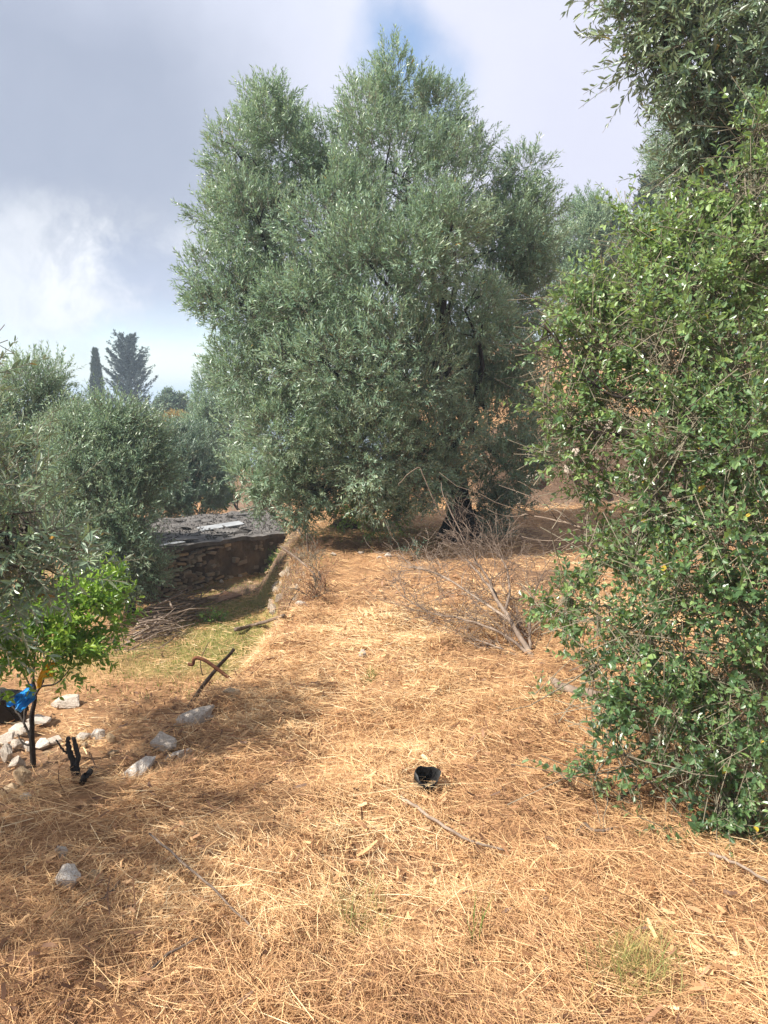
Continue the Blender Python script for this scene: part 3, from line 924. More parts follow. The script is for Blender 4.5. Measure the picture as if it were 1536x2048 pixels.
# ---- right: olive overhanging the top right corner, its dark trunk behind the shrub
tb = G(1258, 1145)
simple_tree('olive_tree', 'near olive overhanging the top right corner, dark trunk behind the glossy shrub', 'tree', tb,
            [PL(1330, 60, 4.3, 64), PL(1290, 20, 4.4, 60), PL(1400, 110, 4.2, 74), PL(1460, 30, 4.3, 95), PL(1280, 130, 4.4, 32), PL(1250, 70, 4.5, 30), PL(1390, -60, 4.4, 120), PL(1300, -130, 4.6, 120), PL(1520, 160, 4.2, 90),
             PL(1560, 260, 4.3, 90), PL(1500, -160, 4.4, 160), PL(1620, 60, 4.5, 160), PL(1425, 205, 4.2, 62), PL(1405, 290, 4.3, 46), PL(1480, 290, 4.2, 70), PL(1370, 330, 4.4, 30), PL(1500, 380, 4.3, 60), ((3.3, 5.6, 3.9), .9)],
            2500, 16, 0.064, 0.018, M['olive_near'], 33, 0.62, 0.085, quad=True, singles=260, length=(0.16, 0.32), tint0=0.45, yellow=0.008, up=0.05, inner=0.2, bark=M['bark_black'], n_br=7, lean=(.25, -.75), spread=0.6, hang=0.3)

# ---- the tall glossy shrub on the right
sh_at = on(1.95, 3.3)
sl = [PL(1285, 500, 3.9, 50), PL(1400, 480, 3.8, 84), PL(1500, 380, 3.7, 84), PL(1520, 260, 3.7, 50), PL(1250, 420, 3.9, 14), PL(1560, 500, 3.5, 150), PL(1200, 590, 3.9, 60), PL(1290, 580, 3.7, 90), PL(1400, 580, 3.5, 110),
      PL(1150, 640, 3.8, 56), PL(1220, 690, 3.6, 80), PL(1340, 720, 3.4, 110), PL(1470, 720, 3.3, 120), PL(1110, 720, 3.7, 44), PL(1130, 820, 3.6, 50), PL(1230, 820, 3.5, 66), PL(1350, 870, 3.2, 90), PL(1490, 900, 3.1, 120),
      PL(1120, 910, 3.6, 46), PL(1200, 960, 3.6, 52), PL(1330, 1000, 3.2, 70), PL(1450, 1050, 3.0, 110), PL(1200, 1090, 3.5, 46), PL(1290, 1130, 3.2, 80), PL(1400, 1180, 3.0, 100), PL(1510, 1200, 2.9, 110),
      PL(1130, 1200, 3.4, 54), PL(1200, 1230, 3.2, 70), PL(1300, 1270, 3.0, 80), PL(1090, 1225, 3.5, 30), PL(1420, 1330, 2.9, 100), PL(1530, 1370, 2.8, 110), PL(1190, 1330, 3.1, 42), PL(1280, 1380, 2.95, 66), PL(1230, 1430, 2.95, 46), PL(1340, 1440, 2.8, 66),
      PL(1250, 1510, 2.8, 40), PL(1400, 1500, 2.75, 66), PL(1500, 1520, 2.7, 80), PL(1190, 1550, 2.8, 20), PL(1140, 1555, 2.85, 12), PL(1440, 1610, 2.65, 56), PL(1380, 1660, 2.6, 36), PL(1510, 1660, 2.6, 60), PL(1490, 1715, 2.55, 28),
      ((2.3, 3.6, 1.2), .6), ((2.5, 3.3, 2.0), .6), ((2.5, 3.6, 2.7), .6), ((2.4, 3.2, .7), .55), ((2.2, 4.1, 1.8), .5)]
rng = np.random.default_rng(34); rnd = random.Random(34)
shrub = empty('shrub', sh_at, 'tall glossy-leaved evergreen shrub filling the right edge down to the straw', 'shrub')
sl = [(c, float(np.mean(r)) * .86) for c, r in sl]
b, d, l = shoots(sl, 7000, rng, up=0.22, spread=0.75, length=(0.09, 0.24), inner=0.12, sub=8, subr=(0.3, 0.6))
kp = rng.random(len(b)) < np.where((b[:, 2] < 1.0) & (b[:, 0] < 1.5), .72, 1.0)
b, d, l = b[kp], d[kp], l[kp]
lv = leaves(b, d, l, 12, 0.038, 0.021, rng, tint0=0.44, tvar=0.22, yellow=0.003, ang=0.9)
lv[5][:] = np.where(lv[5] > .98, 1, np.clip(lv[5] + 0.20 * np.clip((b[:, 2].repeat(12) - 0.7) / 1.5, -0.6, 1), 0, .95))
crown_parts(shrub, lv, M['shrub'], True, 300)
tw = link('twigs', twig_mesh('twigs', b, d, l, sh_at, 0.0020, 1.5), M['twig'], shrub); tw['kind'] = 'stuff'
stems = [(sh_at + Vector((rnd.uniform(-.2, .3), rnd.uniform(-.2, .2), -.1)), i) for i in range(5)]
for s, i in stems:
    mb = MB()
    top = s + Vector((rnd.uniform(-.35, .3), rnd.uniform(-.2, .3), rnd.uniform(1.6, 2.4)))
    mb.tube(curve_pts(s, top, 7, (rnd.uniform(-.2, .2), 0, 0), .015, rnd), taper(8, .035, .012), 7, rough=.1)
    link('stem', mb.mesh('stem', sh_at), M['bark'], shrub)
for c, r in rnd.sample(sl, 34):
    s, _ = rnd.choice(stems)
    c = Vector(c)
    s = Vector((s.x, s.y, s.z + max(.15, (c.z - s.z) * rnd.uniform(.4, .8))))
    mb = MB()
    cp = curve_pts(s, c, 7, (0, 0, rnd.uniform(-.12, .12)), .015, rnd)
    mb.tube(cp, taper(8, .009, .002), 5)
    for _ in range(6):
        q = cp[rnd.randint(2, 7)]
        e = q + Vector((rnd.gauss(-.3, 1), rnd.gauss(0, 1), rnd.gauss(0, .7))).normalized() * rnd.uniform(.15, .45)
        mb.tube(curve_pts(q, e, 4, (0, 0, rnd.uniform(-.03, .03)), .02, rnd), taper(5, .004, .0012), 4)
    link('branch', mb.mesh('branch', sh_at), M['twig'], shrub)
# long sagging branches that show against the light, ending in bare pale twigs
for ctrl, r0 in ((((1480, 760, 3.3), (1390, 800, 3.35), (1280, 800, 3.4), (1190, 770, 3.45), (1090, 650, 3.5)), .010),
                 (((1470, 960, 3.2), (1360, 910, 3.3), (1240, 870, 3.4), (1130, 855, 3.5)), .010),
                 (((1400, 1040, 3.3), (1290, 1045, 3.5), (1200, 1062, 3.6), (1130, 1045, 3.7), (1060, 1030, 3.8)), .009)):
    mb = MB()
    cp = path_pts([A(*c) for c in ctrl], 5, .003, rnd)
    mb.tube(cp, taper(len(cp), r0, r0 * .35), 6)
    for _ in range(14):
        q = cp[rnd.randint(len(cp) // 2, len(cp) - 1)]
        e = q + Vector((rnd.uniform(-.45, .1), rnd.uniform(-.1, .3), rnd.uniform(-.25, .3))) * rnd.uniform(.5, 1.1)
        mb.tube(curve_pts(q, e, 5, (0, 0, rnd.uniform(-.04, .04)), .02, rnd), taper(6, .0034, .0011), 4)
    link('bare_branch', mb.mesh('bare_branch', sh_at), M['bark'] if r0 > .0095 else M['dead'], shrub)


# ------------------------------------------------------------------ dead branch lying out of the shrub
def fork_twigs(mb, p, d, r, length, depth, rn, droop=0.0, out=None):
    n = 4
    pts = [p]; dd = d
    for i in range(n):
        dd = (dd + Vector((rn.gauss(0, .22), rn.gauss(0, .22), rn.gauss(0, .17) - droop))).normalized()
        pts.append(pts[-1] + dd * length / n)
    mb.tube(pts, taper(n + 1, r, r * .55), 4 if r < .006 else 6, rnd=rn)
    if depth <= 0:
        return
    for k in range(rn.randint(3, 4)):
        i = rn.randint(1, n)
        nd = (dd + Vector((rn.gauss(0, .6), rn.gauss(0, .6), rn.gauss(.05, .42)))).normalized()
        fork_twigs(mb, pts[i], nd, max(r * .55, .0014), length * rn.uniform(.5, .85), depth - 1, rn, droop)


rnd = random.Random(51)
b0 = G(1118, 1388)
dead = empty('fallen_branch', b0, 'grey dead branch with a fan of bare twigs lying on the straw', 'branch')
main = [b0 + Vector((.30, -.22, .05)), b0 + Vector((.12, -.10, .035)), b0 + Vector((0, 0, .045)), A(1085, 1345, 4.35), A(1045, 1285, 4.6), A(1005, 1215, 4.9), A(960, 1150, 5.3), A(930, 1118, 5.6)]
mb = MB(); cp = path_pts(main, 5, .006, rnd)
mb.tube(cp, taper(len(cp), .030, .005), 8, rough=.12, rnd=rnd)
link('limb', mb.mesh('limb', b0), M['dead'], dead)
side = [[A(1060, 1310, 4.5), A(1000, 1265, 4.75), A(930, 1240, 5.0), A(860, 1225, 5.25), A(800, 1190, 5.4)],
        [A(1020, 1240, 4.8), A(960, 1200, 5.1), A(880, 1150, 5.4), A(800, 1130, 5.7)],
        [A(1000, 1215, 4.95), A(985, 1175, 5.2), A(955, 1125, 5.5), A(925, 1085, 5.8)],
        [A(1060, 1300, 4.55), A(1060, 1250, 4.9), A(1065, 1200, 5.2), A(1085, 1150, 5.5)],
        [A(1010, 1220, 4.9), A(1020, 1180, 5.2), A(1010, 1130, 5.5), A(985, 1090, 5.8)],
        [A(1075, 1330, 4.4), A(1030, 1310, 4.6), A(980, 1290, 4.8), A(930, 1270, 5.0)]]
for k, c in enumerate(side):
    mb = MB(); cp = path_pts(c, 4, .005, rnd)
    mb.tube(cp, taper(len(cp), .011, .003), 6, rough=.1, rnd=rnd)
    for _ in range(22):
        i = rnd.randint(2, len(cp) - 1)
        dv = (cp[i] - cp[i - 1]).normalized() + Vector((rnd.gauss(0, .5), rnd.gauss(0, .5), rnd.gauss(-.02, .28)))
        fork_twigs(mb, cp[i], dv.normalized(), .0030, rnd.uniform(.15, .42), 2, rnd, .02)
    link('side_branch', mb.mesh('side_branch', b0), M['dead'], dead)
lv = None
# curled bare twigs in front of the big crown
for c, lab in (([A(872, 1010, 7.2), A(850, 960, 7.2), A(835, 935, 7.2), A(800, 965, 7.2), A(798, 972, 7.2)], None), ([A(925, 1070, 6.6), A(890, 1000, 6.8), A(882, 965, 6.9)], None)):
    mb = MB(); cp = path_pts(c, 5, .004, rnd); mb.tube(cp, taper(len(cp), .006, .003), 5)
    link('bare_twig', mb.mesh('bare_twig', olive.location), M['dead'], olive)


# ------------------------------------------------------------------ hut
rnd = random.Random(61)
rng = np.random.default_rng(61)
W0 = Vector((-3.28, 9.85, 0)); W1 = Vector((-1.62, 12.30, 0)); B1 = Vector((-2.25, 15.2, 0)); B0 = Vector((-4.7, 13.2, 0))
zt0, zt1, zb1, zb0 = -0.40, -0.58, -0.66, -0.55
hut = empty('stone_hut', (W0.x, W0.y, Hz(W0.x, W0.y)), 'low stone hut with flat gravelly roof sunk beside the path', 'hut')
ho = hut.location
along = (W1 - W0); WL = along.length; ax = along.normalized(); nrm = Vector((ax.y, -ax.x, 0))


def wall_top(s): return zt0 + (zt1 - zt0) * s / WL - 0.055


core = MB()
for (pa, pb, za, zb, th) in ((W0, W1, zt0, zt1, .3), (W1, B1, zt1, zb1, .3), (W0, B0, zt0, zb0, .3)):
    dxy = (pb - pa); ll = dxy.length; u = dxy.normalized(); nn = Vector((-u.y, u.x, 0)) if pa is W0 and pb is W1 else Vector((u.y, -u.x, 0))
    if pa is W1: nn = Vector((-u.y, u.x, 0))
    if pb is B0: nn = Vector((u.y, -u.x, 0))
    n0 = len(core.v)
    for q, zz in ((pa, za), (pb, zb)):
        for off in (0, th):
            for z_ in (-1.75, zz - .05):
                core.v.append(Vector((q.x, q.y, z_)) + nn * off)
    for fq in ((0, 4, 5, 1), (2, 3, 7, 6), (0, 1, 3, 2), (4, 6, 7, 5), (1, 5, 7, 3), (0, 2, 6, 4)):
        core.f.append(tuple(n0 + i for i in fq))
link('wall', core.mesh('wall', ho, False), M['mortar'], hut)


def rock_mesh(name, n=16, seed=0, flat=1.0, bevel=0.06, sub=False):
    rn = random.Random(seed)
    bm = bmesh.new()
    for _ in range(n):
        v = Vector((rn.gauss(0, 1), rn.gauss(0, 1), rn.gauss(0, 1))).normalized() * rn.uniform(.8, 1.0)
        bm.verts.new((v.x, v.y, v.z * flat))
    r = bmesh.ops.convex_hull(bm, input=bm.verts)
    bmesh.ops.delete(bm, geom=[e for e in r['geom_interior'] if isinstance(e, bmesh.types.BMVert)], context='VERTS')
    if bevel:
        bmesh.ops.bevel(bm, geom=bm.edges[:], offset=bevel, segments=1, affect='EDGES', clamp_overlap=True)
    if sub:
        bmesh.ops.triangulate(bm, faces=bm.faces[:])
        for it in range(2):
            bmesh.ops.subdivide_edges(bm, edges=bm.edges[:], cuts=1, use_grid_fill=True)
            for v in bm.verts:
                v.co *= 1 + rn.uniform(-.045, .045) / (it + 1)
    bmesh.ops.recalc_face_normals(bm, faces=bm.faces[:])
    me = bpy.data.meshes.new(name); bm.to_mesh(me); bm.free()
    return me


brickish = []
for k in range(9):
    bm = bmesh.new()
    rn = random.Random(100 + k)
    for sx in (-1, 1):
        for sy in (-1, 1):
            for sz in (-1, 1):
                bm.verts.new((sx * rn.uniform(.62, 1), sy * rn.uniform(.7, 1), sz * rn.uniform(.58, 1)))
    for _ in range(5):
        bm.verts.new((rn.uniform(-.8, .8), rn.choice((-1, 1)) * rn.uniform(.9, 1.1), rn.uniform(-.8, .8)))
    bmesh.ops.convex_hull(bm, input=bm.verts)
    bmesh.ops.bevel(bm, geom=bm.edges[:], offset=.09, segments=1, affect='EDGES', clamp_overlap=True)
    bmesh.ops.recalc_face_normals(bm, faces=bm.faces[:])
    me = bpy.data.meshes.new('stone'); bm.to_mesh(me); bm.free()
    me.materials.append(M['wallstone'] if k % 3 else M['rockochre'] if k == 3 else M['wallstone'])
    brickish.append(me)
z = -1.36
cnt = 0
rotz = math.atan2(ax.y, ax.x)
while z < -0.44:
    hh = rnd.uniform(.042, .072)
    s = 0.02 + rnd.uniform(0, .05)
    while s < WL - .04 and cnt < 295:
        ww = rnd.choice((.05, .07, .09, .11, .14, .2)) * rnd.uniform(.85, 1.15)
        top_here = wall_top(s)
        gz = Hz(W0.x + ax.x * s + nrm.x * .05, W0.y + ax.y * s + nrm.y * .05)
        if z + hh < top_here + .005 and z + hh > gz - 0.03 and not (s > WL * (.42 + .12 * math.sin(z * 9)) and rnd.random() < .8):
            ob = bpy.data.objects.new('stone', rnd.choice(brickish)); COL.objects.link(ob); ob.parent = hut
            q = W0 + ax * (s + ww / 2) + nrm * rnd.uniform(.0, .022)
            ob.location = Vector((q.x, q.y, z + hh / 2 + rnd.uniform(-.012, .012))) - ho
            ob.rotation_euler = (rnd.uniform(-.15, .15) + rnd.choice((0, math.pi)), rnd.uniform(-.22, .22), rotz + rnd.uniform(-.15, .15))
            ob.scale = (ww / 2 * rnd.uniform(.9, 1.12), rnd.uniform(.045, .07), hh / 2 * rnd.choice((.7, .9, 1.1, 1.35)))
            cnt += 1
        s += ww + .008
    z += hh + .006
# stained plaster left on the right half of the wall
nu, nv = 40, 16
pm = MB()
for i in range(nu + 1):
    for j in range(nv + 1):
        s = WL * (.42 + .60 * i / nu)
        fz = j / nv
        z_ = -1.45 + (wall_top(min(s, WL)) + 1.45) * fz
        edge = sstep(.0, .12, i / nu - .10 * math.sin(fz * 7 + 1) - .05 * vnoise(fz * 9, 3, 77)) * 1.0
        off = -.03 + .062 * float(edge) + .05 * (float(vnoise(s * 6, z_ * 6, 71)) - .5) + .03 * (float(vnoise(s * 17, z_ * 17, 72)) - .5)
        q = W0 + ax * s + nrm * off
        pm.v.append(Vector((q.x, q.y, z_)))
for i in range(nu):
    for j in range(nv):
        a = i * (nv + 1) + j
        pm.f.append((a, a + nv + 1, a + nv + 2, a + 1))
link('plaster', pm.mesh('plaster', ho, False), M['plaster'], hut)
# roof slab, slightly bowed, with a thick broken lip
nu, nv = 26, 26
rm = MB()
for lay in (0, 1):
    for i in range(nu + 1):
        for j in range(nv + 1):
            u, v = i / nu, j / nv
            q = (W0 * (1 - u) + W1 * u) * (1 - v) + (B0 * (1 - u) + B1 * u) * v
            zz = (zt0 * (1 - u) + zt1 * u) * (1 - v) + (zb0 * (1 - u) + zb1 * u) * v
            if v == 0: q = q + nrm * (.07 + .03 * (float(vnoise(u * 14, 1, 62)) - .5))
            zz += .05 * (float(vnoise(u * 8, v * 8, 63)) - .5) + .03 * (float(vnoise(u * 22, v * 22, 64)) - .5) - (.06 if lay else 0)
            rm.v.append(Vector((q.x, q.y, zz)))
N1 = (nu + 1) * (nv + 1)
for i in range(nu):
    for j in range(nv):
        a = i * (nv + 1) + j
        rm.f.append((a, a + nv + 1, a + nv + 2, a + 1)); rm.f.append((a + N1, a + 1 + N1, a + nv + 2 + N1, a + nv + 1 + N1))
for i in range(nu):
    a = i * (nv + 1); rm.f.append((a, a + N1, a + N1 + nv + 1, a + nv + 1))
    a += nv; rm.f.append((a, a + nv + 1, a + nv + 1 + N1, a + N1))
for j in range(nv):
    rm.f.append((j, j + 1, j + 1 + N1, j + N1))
    a = nu * (nv + 1) + j; rm.f.append((a, a + N1, a + 1 + N1, a + 1))
link('roof', rm.mesh('roof', ho, False), M['roof'], hut)


def roof_z(x, y):
    q = Vector((x, y, 0))
    best = min(range(N1), key=lambda i: (rm.v[i].x - x) ** 2 + (rm.v[i].y - y) ** 2)
    return rm.v[best].z


# gravel and small rubble on the roof
gv, gf = [], []
for k in range(1500):
    u, v = rnd.random(), rnd.random()
    q = (W0 * (1 - u) + W1 * u) * (1 - v) + (B0 * (1 - u) + B1 * u) * v
    zz = (zt0 * (1 - u) + zt1 * u) * (1 - v) + (zb0 * (1 - u) + zb1 * u) * v + .02
    s = rnd.uniform(.005, .018)
    n0 = len(gv)
    for e in ((1, 0, 0), (-1, 0, 0), (0, 1, 0), (0, -1, 0), (0, 0, 1), (0, 0, -1)):
        gv.append(Vector((q.x, q.y, zz)) + Vector(e) * s * rnd.uniform(.6, 1.3))
    for f in ((0, 2, 4), (2, 1, 4), (1, 3, 4), (3, 0, 4), (2, 0, 5), (1, 2, 5), (3, 1, 5), (0, 3, 5)):
        gf.append(tuple(n0 + i for i in f))
gm = MB(); gm.v = gv; gm.f = gf
g_ = link('gravel', gm.mesh('gravel', ho, False), M['roof'], hut); g_['kind'] = 'stuff'


# sheets and slabs left lying on the roof
def sheet(name, label, cat, px, py, wpx, hpx, ang, mat, th=.012, corr=False, tilt=(0, 0), Y=None, group=None, lift=.03):
    if Y is None:
        for Y in np.arange(10, 16, .05):
            p = A(px, py, Y)
            if p.z < roof_z(p.x, p.y) + lift: break
    p = A(px, py, Y)
    s = Y / FPX
    w_, d_ = wpx * s / 2, hpx * s
    mb = MB()
    n = 18 if corr else 1
    for lay in (0, 1):
        for i in range(n + 1):
            for j in (-1, 1):
                dz_ = (.014 * math.sin(i * math.pi / 1.5) if corr else 0) - lay * th
                mb.v.append(Vector(((i / n * 2 - 1) * w_, j * d_, dz_)))
    NN = (n + 1) * 2
    for i in range(n):
        a = 2 * i
        mb.f.append((a, a + 2, a + 3, a + 1)); mb.f.append((a + NN, a + 1 + NN, a + 3 + NN, a + 2 + NN))
        mb.f.append((a, a + NN, a + 2 + NN, a + 2)); mb.f.append((a + 1, a + 3, a + 3 + NN, a + 1 + NN))
    mb.f.append((0, 1, 1 + NN, NN)); a = 2 * n; mb.f.append((a, a + NN, a + 1 + NN, a + 1))
    ob = link(name, mb.mesh(name, (0, 0, 0), False), mat, None, p)
    ob.rotation_euler = (tilt[0], tilt[1], ang)
    return tag(ob, label, cat, group)


sheet('metal_sheet', 'long pale grey sheet lying on the hut roof', 'sheet', 442, 1051, 92, 14, .62, M['sheet'], .02, False, (.10, -.05), lift=.06)
sheet('metal_sheet', 'short wavy grey sheet broken beside the long one on the roof', 'sheet', 452, 1061, 46, 12, .50, M['slate'], .015, True, (.16, .1), lift=.06)
sheet('metal_sheet', 'dark slate-coloured sheet at the left corner of the hut roof', 'sheet', 372, 1077, 46, 10, .75, M['slate'], .015, False, (.05, .06), lift=.05)
sheet('metal_sheet', 'pale sheet strip along the left front edge of the hut roof', 'sheet', 345, 1086, 56, 7, .9, M['sheet'], .015, False, (.04, .02), lift=.05)
sheet('plank', 'grey plank at the back of the hut roof', 'plank', 500, 1027, 60, 6, .5, M['slate'], .02, False, (.02, .02), lift=.04)
sheet('plank', 'pale plank propped on rubble at the far end of the hut roof', 'plank', 492, 1017, 46, 5, .8, M['dead'], .025, False, (.02, -.16), lift=.05)
for k in range(26):
    u, v = rnd.uniform(.05, .95), rnd.uniform(.05, .85)
    q = (W0 * (1 - u) + W1 * u) * (1 - v) + (B0 * (1 - u) + B1 * u) * v
    me = rock_mesh('roof_slab', 12, 700 + k, .5, .04); me.materials.append(M['slate'] if k % 3 else M['roof'])
    ob = link('roof_slab', me, None, None, (q.x, q.y, roof_z(q.x, q.y) + .02)); sz = rnd.uniform(.10, .24)
    ob.scale = (sz, sz * rnd.uniform(.3, .6), .045); ob.rotation_euler = (rnd.uniform(-.3, .3), rnd.uniform(-.3, .3), rnd.uniform(0, 3))
    tag(ob, 'broken dark slab lying on the hut roof', 'slab', 'broken slabs on the hut roof')
pb = G(445, 1193)
sheet('board', 'flat brown board lying on the ground below the hut wall', 'board', 445, 1192, 60, 26, .9, M['board'], .02, False, (-.03, -.02), Y=pb.y - .08)

# ------------------------------------------------------------------ rocks
rocks = {}
for key in ('rock', 'rockgrey', 'rockochre'):
    rocks[key] = []
    for k in range(6):
        me = rock_mesh('rock', 15, 200 + k * 7 + len(key), 0.8, .07, True)
        me.materials.append(M[key]); rocks[key].append(me)


foot = []


def rock(px, py, wpx, hpx, label, mat='rock', group=None, rot=None, name='rock', tilt=0, sink=.34):
    p = G(px, py)
    s = (Vector(p) - Vector(CAM)).length / FPX
    ob = bpy.data.objects.new(name, rnd.choice(rocks[mat])); COL.objects.link(ob)
    w_, h_ = wpx * s / 2, hpx * s / 2
    ob.location = (p.x, p.y + w_ * .4, p.z + h_ * (1 - sink))
    ob.scale = (w_ * 1.25, w_ * 1.0 if wpx < hpx * 2.2 else w_ * .6, h_ * 1.5)
    foot.append((p.x, p.y + w_ * .4, w_ * 1.0))
    ob.rotation_euler = (rnd.uniform(-.2, .2), tilt, rot if rot is not None else rnd.uniform(-.4, .4))
    return tag(ob, label, 'rock', group)


rnd = random.Random(71)
rock(126, 1782, 56, 44, 'white angular rock on the straw, largest in the near left foreground', 'rock')
rock(188, 1768, 30, 24, 'small pinkish stone just right of the largest white rock', 'rockochre')
rock(122, 1716, 20, 26, 'small upright pale stone half buried behind the largest white rock', 'rock')
rock(725, 1316, 20, 18, 'lone white stone on the straw in the middle of the path', 'rock')
rock(268, 1560, 74, 30, 'long white boulder at the foot of the terrace edge', 'rock', rot=.55, tilt=-.45)
rock(325, 1508, 44, 46, 'grey upright boulder in the terrace edge above the long white one', 'rockgrey', tilt=-.3)
rock(388, 1452, 90, 36, 'broad grey slab of rock at the top of the terrace edge', 'rockgrey', rot=.5, tilt=-.25)
rock(352, 1524, 56, 18, 'flat pale rock lying right of the grey upright boulder', 'rock', rot=.2, tilt=-.2)
rock(460, 1396, 36, 20, 'pinkish rock on the terrace edge below the bent rod', 'rockochre')
rock(412, 1443, 30, 18, 'small grey rock tucked under the broad slab', 'rockgrey')
rock(132, 1418, 66, 24, 'dark low rock in the shade of the lower terrace', 'rockgrey', rot=.1)
rock(40, 1572, 34, 36, 'square pinkish stone at the near end of the stone row', 'rockochre')
rock(22, 1592, 34, 22, 'flat stone below the square pinkish stone', 'rockochre')
rock(48, 1602, 22, 14, 'small pale stone leaning on the flat stone of the row', 'rock')
rock(8, 1525, 30, 36, 'white stone at the left edge of the photo in the stone row', 'rock')
rock(30, 1540, 34, 24, 'white stone beside the citrus trunk, low in the row', 'rock')
rock(30, 1500, 30, 22, 'grey stone left of the citrus trunk', 'rockgrey')
rock(52, 1505, 24, 22, 'white stone touching the citrus trunk', 'rock')
rock(82, 1500, 36, 20, 'long pale stone right of the citrus trunk', 'rock', rot=.3)
rock(104, 1492, 32, 18, 'grey stone in the row between citrus and forked stump', 'rockgrey', rot=.3)
rock(96, 1512, 22, 9, 'thin flat stone in front of the row right of the citrus', 'rockochre')
rock(166, 1484, 26, 22, 'grey stone just right of the forked stump', 'rockgrey')
rock(193, 1482, 30, 24, 'whitest rounded stone right of the forked stump', 'rock')
rock(220, 1488, 22, 22, 'brownish stone at the right end of the stone row', 'rockochre')
rock(168, 1496, 18, 10, 'small ochre stone in front of the grey one by the stump', 'rockochre')
rock(227, 1514, 22, 12, 'yellow stone lying alone below the row', 'rockochre')
rock(228, 1535, 22, 8, 'thin yellow stone below the lone yellow stone', 'rockochre', rot=.5)
rock(40, 1472, 44, 22, 'grey stone behind the row under the citrus', 'rockgrey')
rock(72, 1452, 40, 20, 'shaded grey stone under the blue bag', 'rockgrey')
rock(10, 1492, 40, 26, 'shaded grey stone beside the black bag', 'rockgrey')
rock(775, 1115, 18, 10, 'pale stone on the path in front of the big olive trunk', 'rock')
rock(758, 1118, 14, 7, 'thin pale stone left of the pale stone near the trunk', 'rock')
rock(812, 1092, 16, 10, 'ochre stone on the path nearest the big trunk', 'rockochre')
rock(666, 1112, 13, 9, 'dark small stone at the left of the path', 'rockgrey')
rock(722, 1108, 14, 7, 'small dark stone in the middle of the far path', 'rockgrey')
for k, (x, y) in enumerate(((455, 1158), (480, 1154), (512, 1150), (500, 1168), (470, 1172), (535, 1148), (425, 1185), (442, 1166))):
    rock(x, y, rnd.uniform(8, 15), rnd.uniform(5, 9), 'small pale stone fallen at the foot of the hut wall', rnd.choice(('rock', 'rockochre')), 'stones fallen below the hut wall')
for x, y, w_, h_, lab in ((1205, 1975, 14, 14, 'cream stone chip on the straw near the bottom right'), (1215, 1956, 18, 12, 'pale stone chip beside the grass tuft at bottom right'), (300, 1935, 20, 10, 'pale stone flake on the straw at bottom left'), (960, 2030, 34, 16, 'pinkish stone at the bottom edge of the photo')):
    rock(x, y, w_, h_, lab, 'rockochre')
# rocks of the earth bank and terrace walls
for x, y, w_, h_, lab in ((588, 1190, 18, 26, 'pale rock showing in the bank end beside the path'), (606, 1120, 22, 14, 'weathered rock at the hut end of the bank')):
    rock(x, y, w_, h_, lab, 'rockochre')
rock(602, 1212, 22, 14, 'dark rock at the foot of the bank end', 'rockgrey')
bank_rocks = []
for k in range(4):
    me = rock_mesh('stone', 15, 240 + k, .8, .07, True); me.materials.append(M['wallstone']); bank_rocks.append(me)
for k in range(34):
    yb = rnd.uniform(6.0, 9.4); f_ = rnd.uniform(.1, .85)
    X = float(np.interp(yb, EY, EX)) - .55 * f_
    ob = bpy.data.objects.new('stone', rnd.choice(bank_rocks)); COL.objects.link(ob)
    sz = rnd.uniform(.035, .095)
    ob.parent = ground
    ob.location = (X, yb, Hz(X, yb) + .0); ob.scale = (sz * .9, sz * 1.3, sz * .9); ob.rotation_euler = (rnd.random(), rnd.random(), rnd.random() * 3)
for k in range(40):
    far_ = k >= 26
    X = -2.6 + rnd.uniform(-.6, .5) if far_ else rnd.uniform(2.3, 5.2)
    yb = 17.5 + rnd.uniform(-1.2, 1.5) if far_ else 13.75 + rnd.uniform(0, .55)
    ob = bpy.data.objects.new('stone', rnd.choice(rocks['rockgrey'] + bank_rocks + bank_rocks)); COL.objects.link(ob)
    sz = rnd.uniform(.08, .2)
    ob.parent = ground                                              # stones set in the earth banks are pieces of the ground
    ob.location = (X, yb - .05, Hz(X, yb) + .02); ob.scale = (sz * 1.3, sz, sz * .8); ob.rotation_euler = (rnd.random(), rnd.random(), rnd.random() * 3)


# ------------------------------------------------------------------ sticks and rods
def stick(name, pts, r0, r1, label, cat, mat, n=5, wob=.004, sides=7, rough=.12, group=None):
    pts = [Vector(p) for p in pts]
    mb = MB(); cp = path_pts(pts, n, wob, rnd)
    mb.tube(cp, taper(len(cp), r0, r1), sides, rough=rough, rnd=rnd)
    return tag(link(name, mb.mesh(name, pts[0]), mat, None, pts[0]), label, cat, group)


def AG(px, py, Y):
    return A(px, py, min(Y, G(px, py).y - .07))


g0 = G(365, 1420)
stick('leaning_stick', [g0 + Vector((0, 0, -.04)), AG(418, 1356, g0.y - .05), AG(468, 1298, g0.y - .05)], .020, .013, 'grey dead stick leaning across the bent rusty rod', 'stick', M['stick'])
g1 = G(476, 1366)
stick('bent_rod', [g1 + Vector((.02, 0, -.03)), AG(440, 1342, g1.y), AG(412, 1322, g1.y), AG(396, 1316, g1.y), AG(388, 1318, g1.y), AG(385, 1329, g1.y), AG(376, 1328, g1.y)], .0105, .0105, 'rusty iron rod with a crooked end sticking out of the terrace edge', 'rod', M['rust'], wob=0, rough=.02)
g2 = G(405, 1352)
stick('twig', [g2, A(402, 1318, g2.y), A(418, 1284, g2.y)], .005, .003, 'thin upright twig behind the bent rod', 'twig', M['stick'])
stick('log', [G(472, 1270) + Vector((0, 0, .06)), G(520, 1260) + Vector((0, 0, .075)), G(568, 1247) + Vector((0, 0, .06))], .024, .014, 'dark dead log lying at the top of the lower terrace slope', 'log', M['stick'])
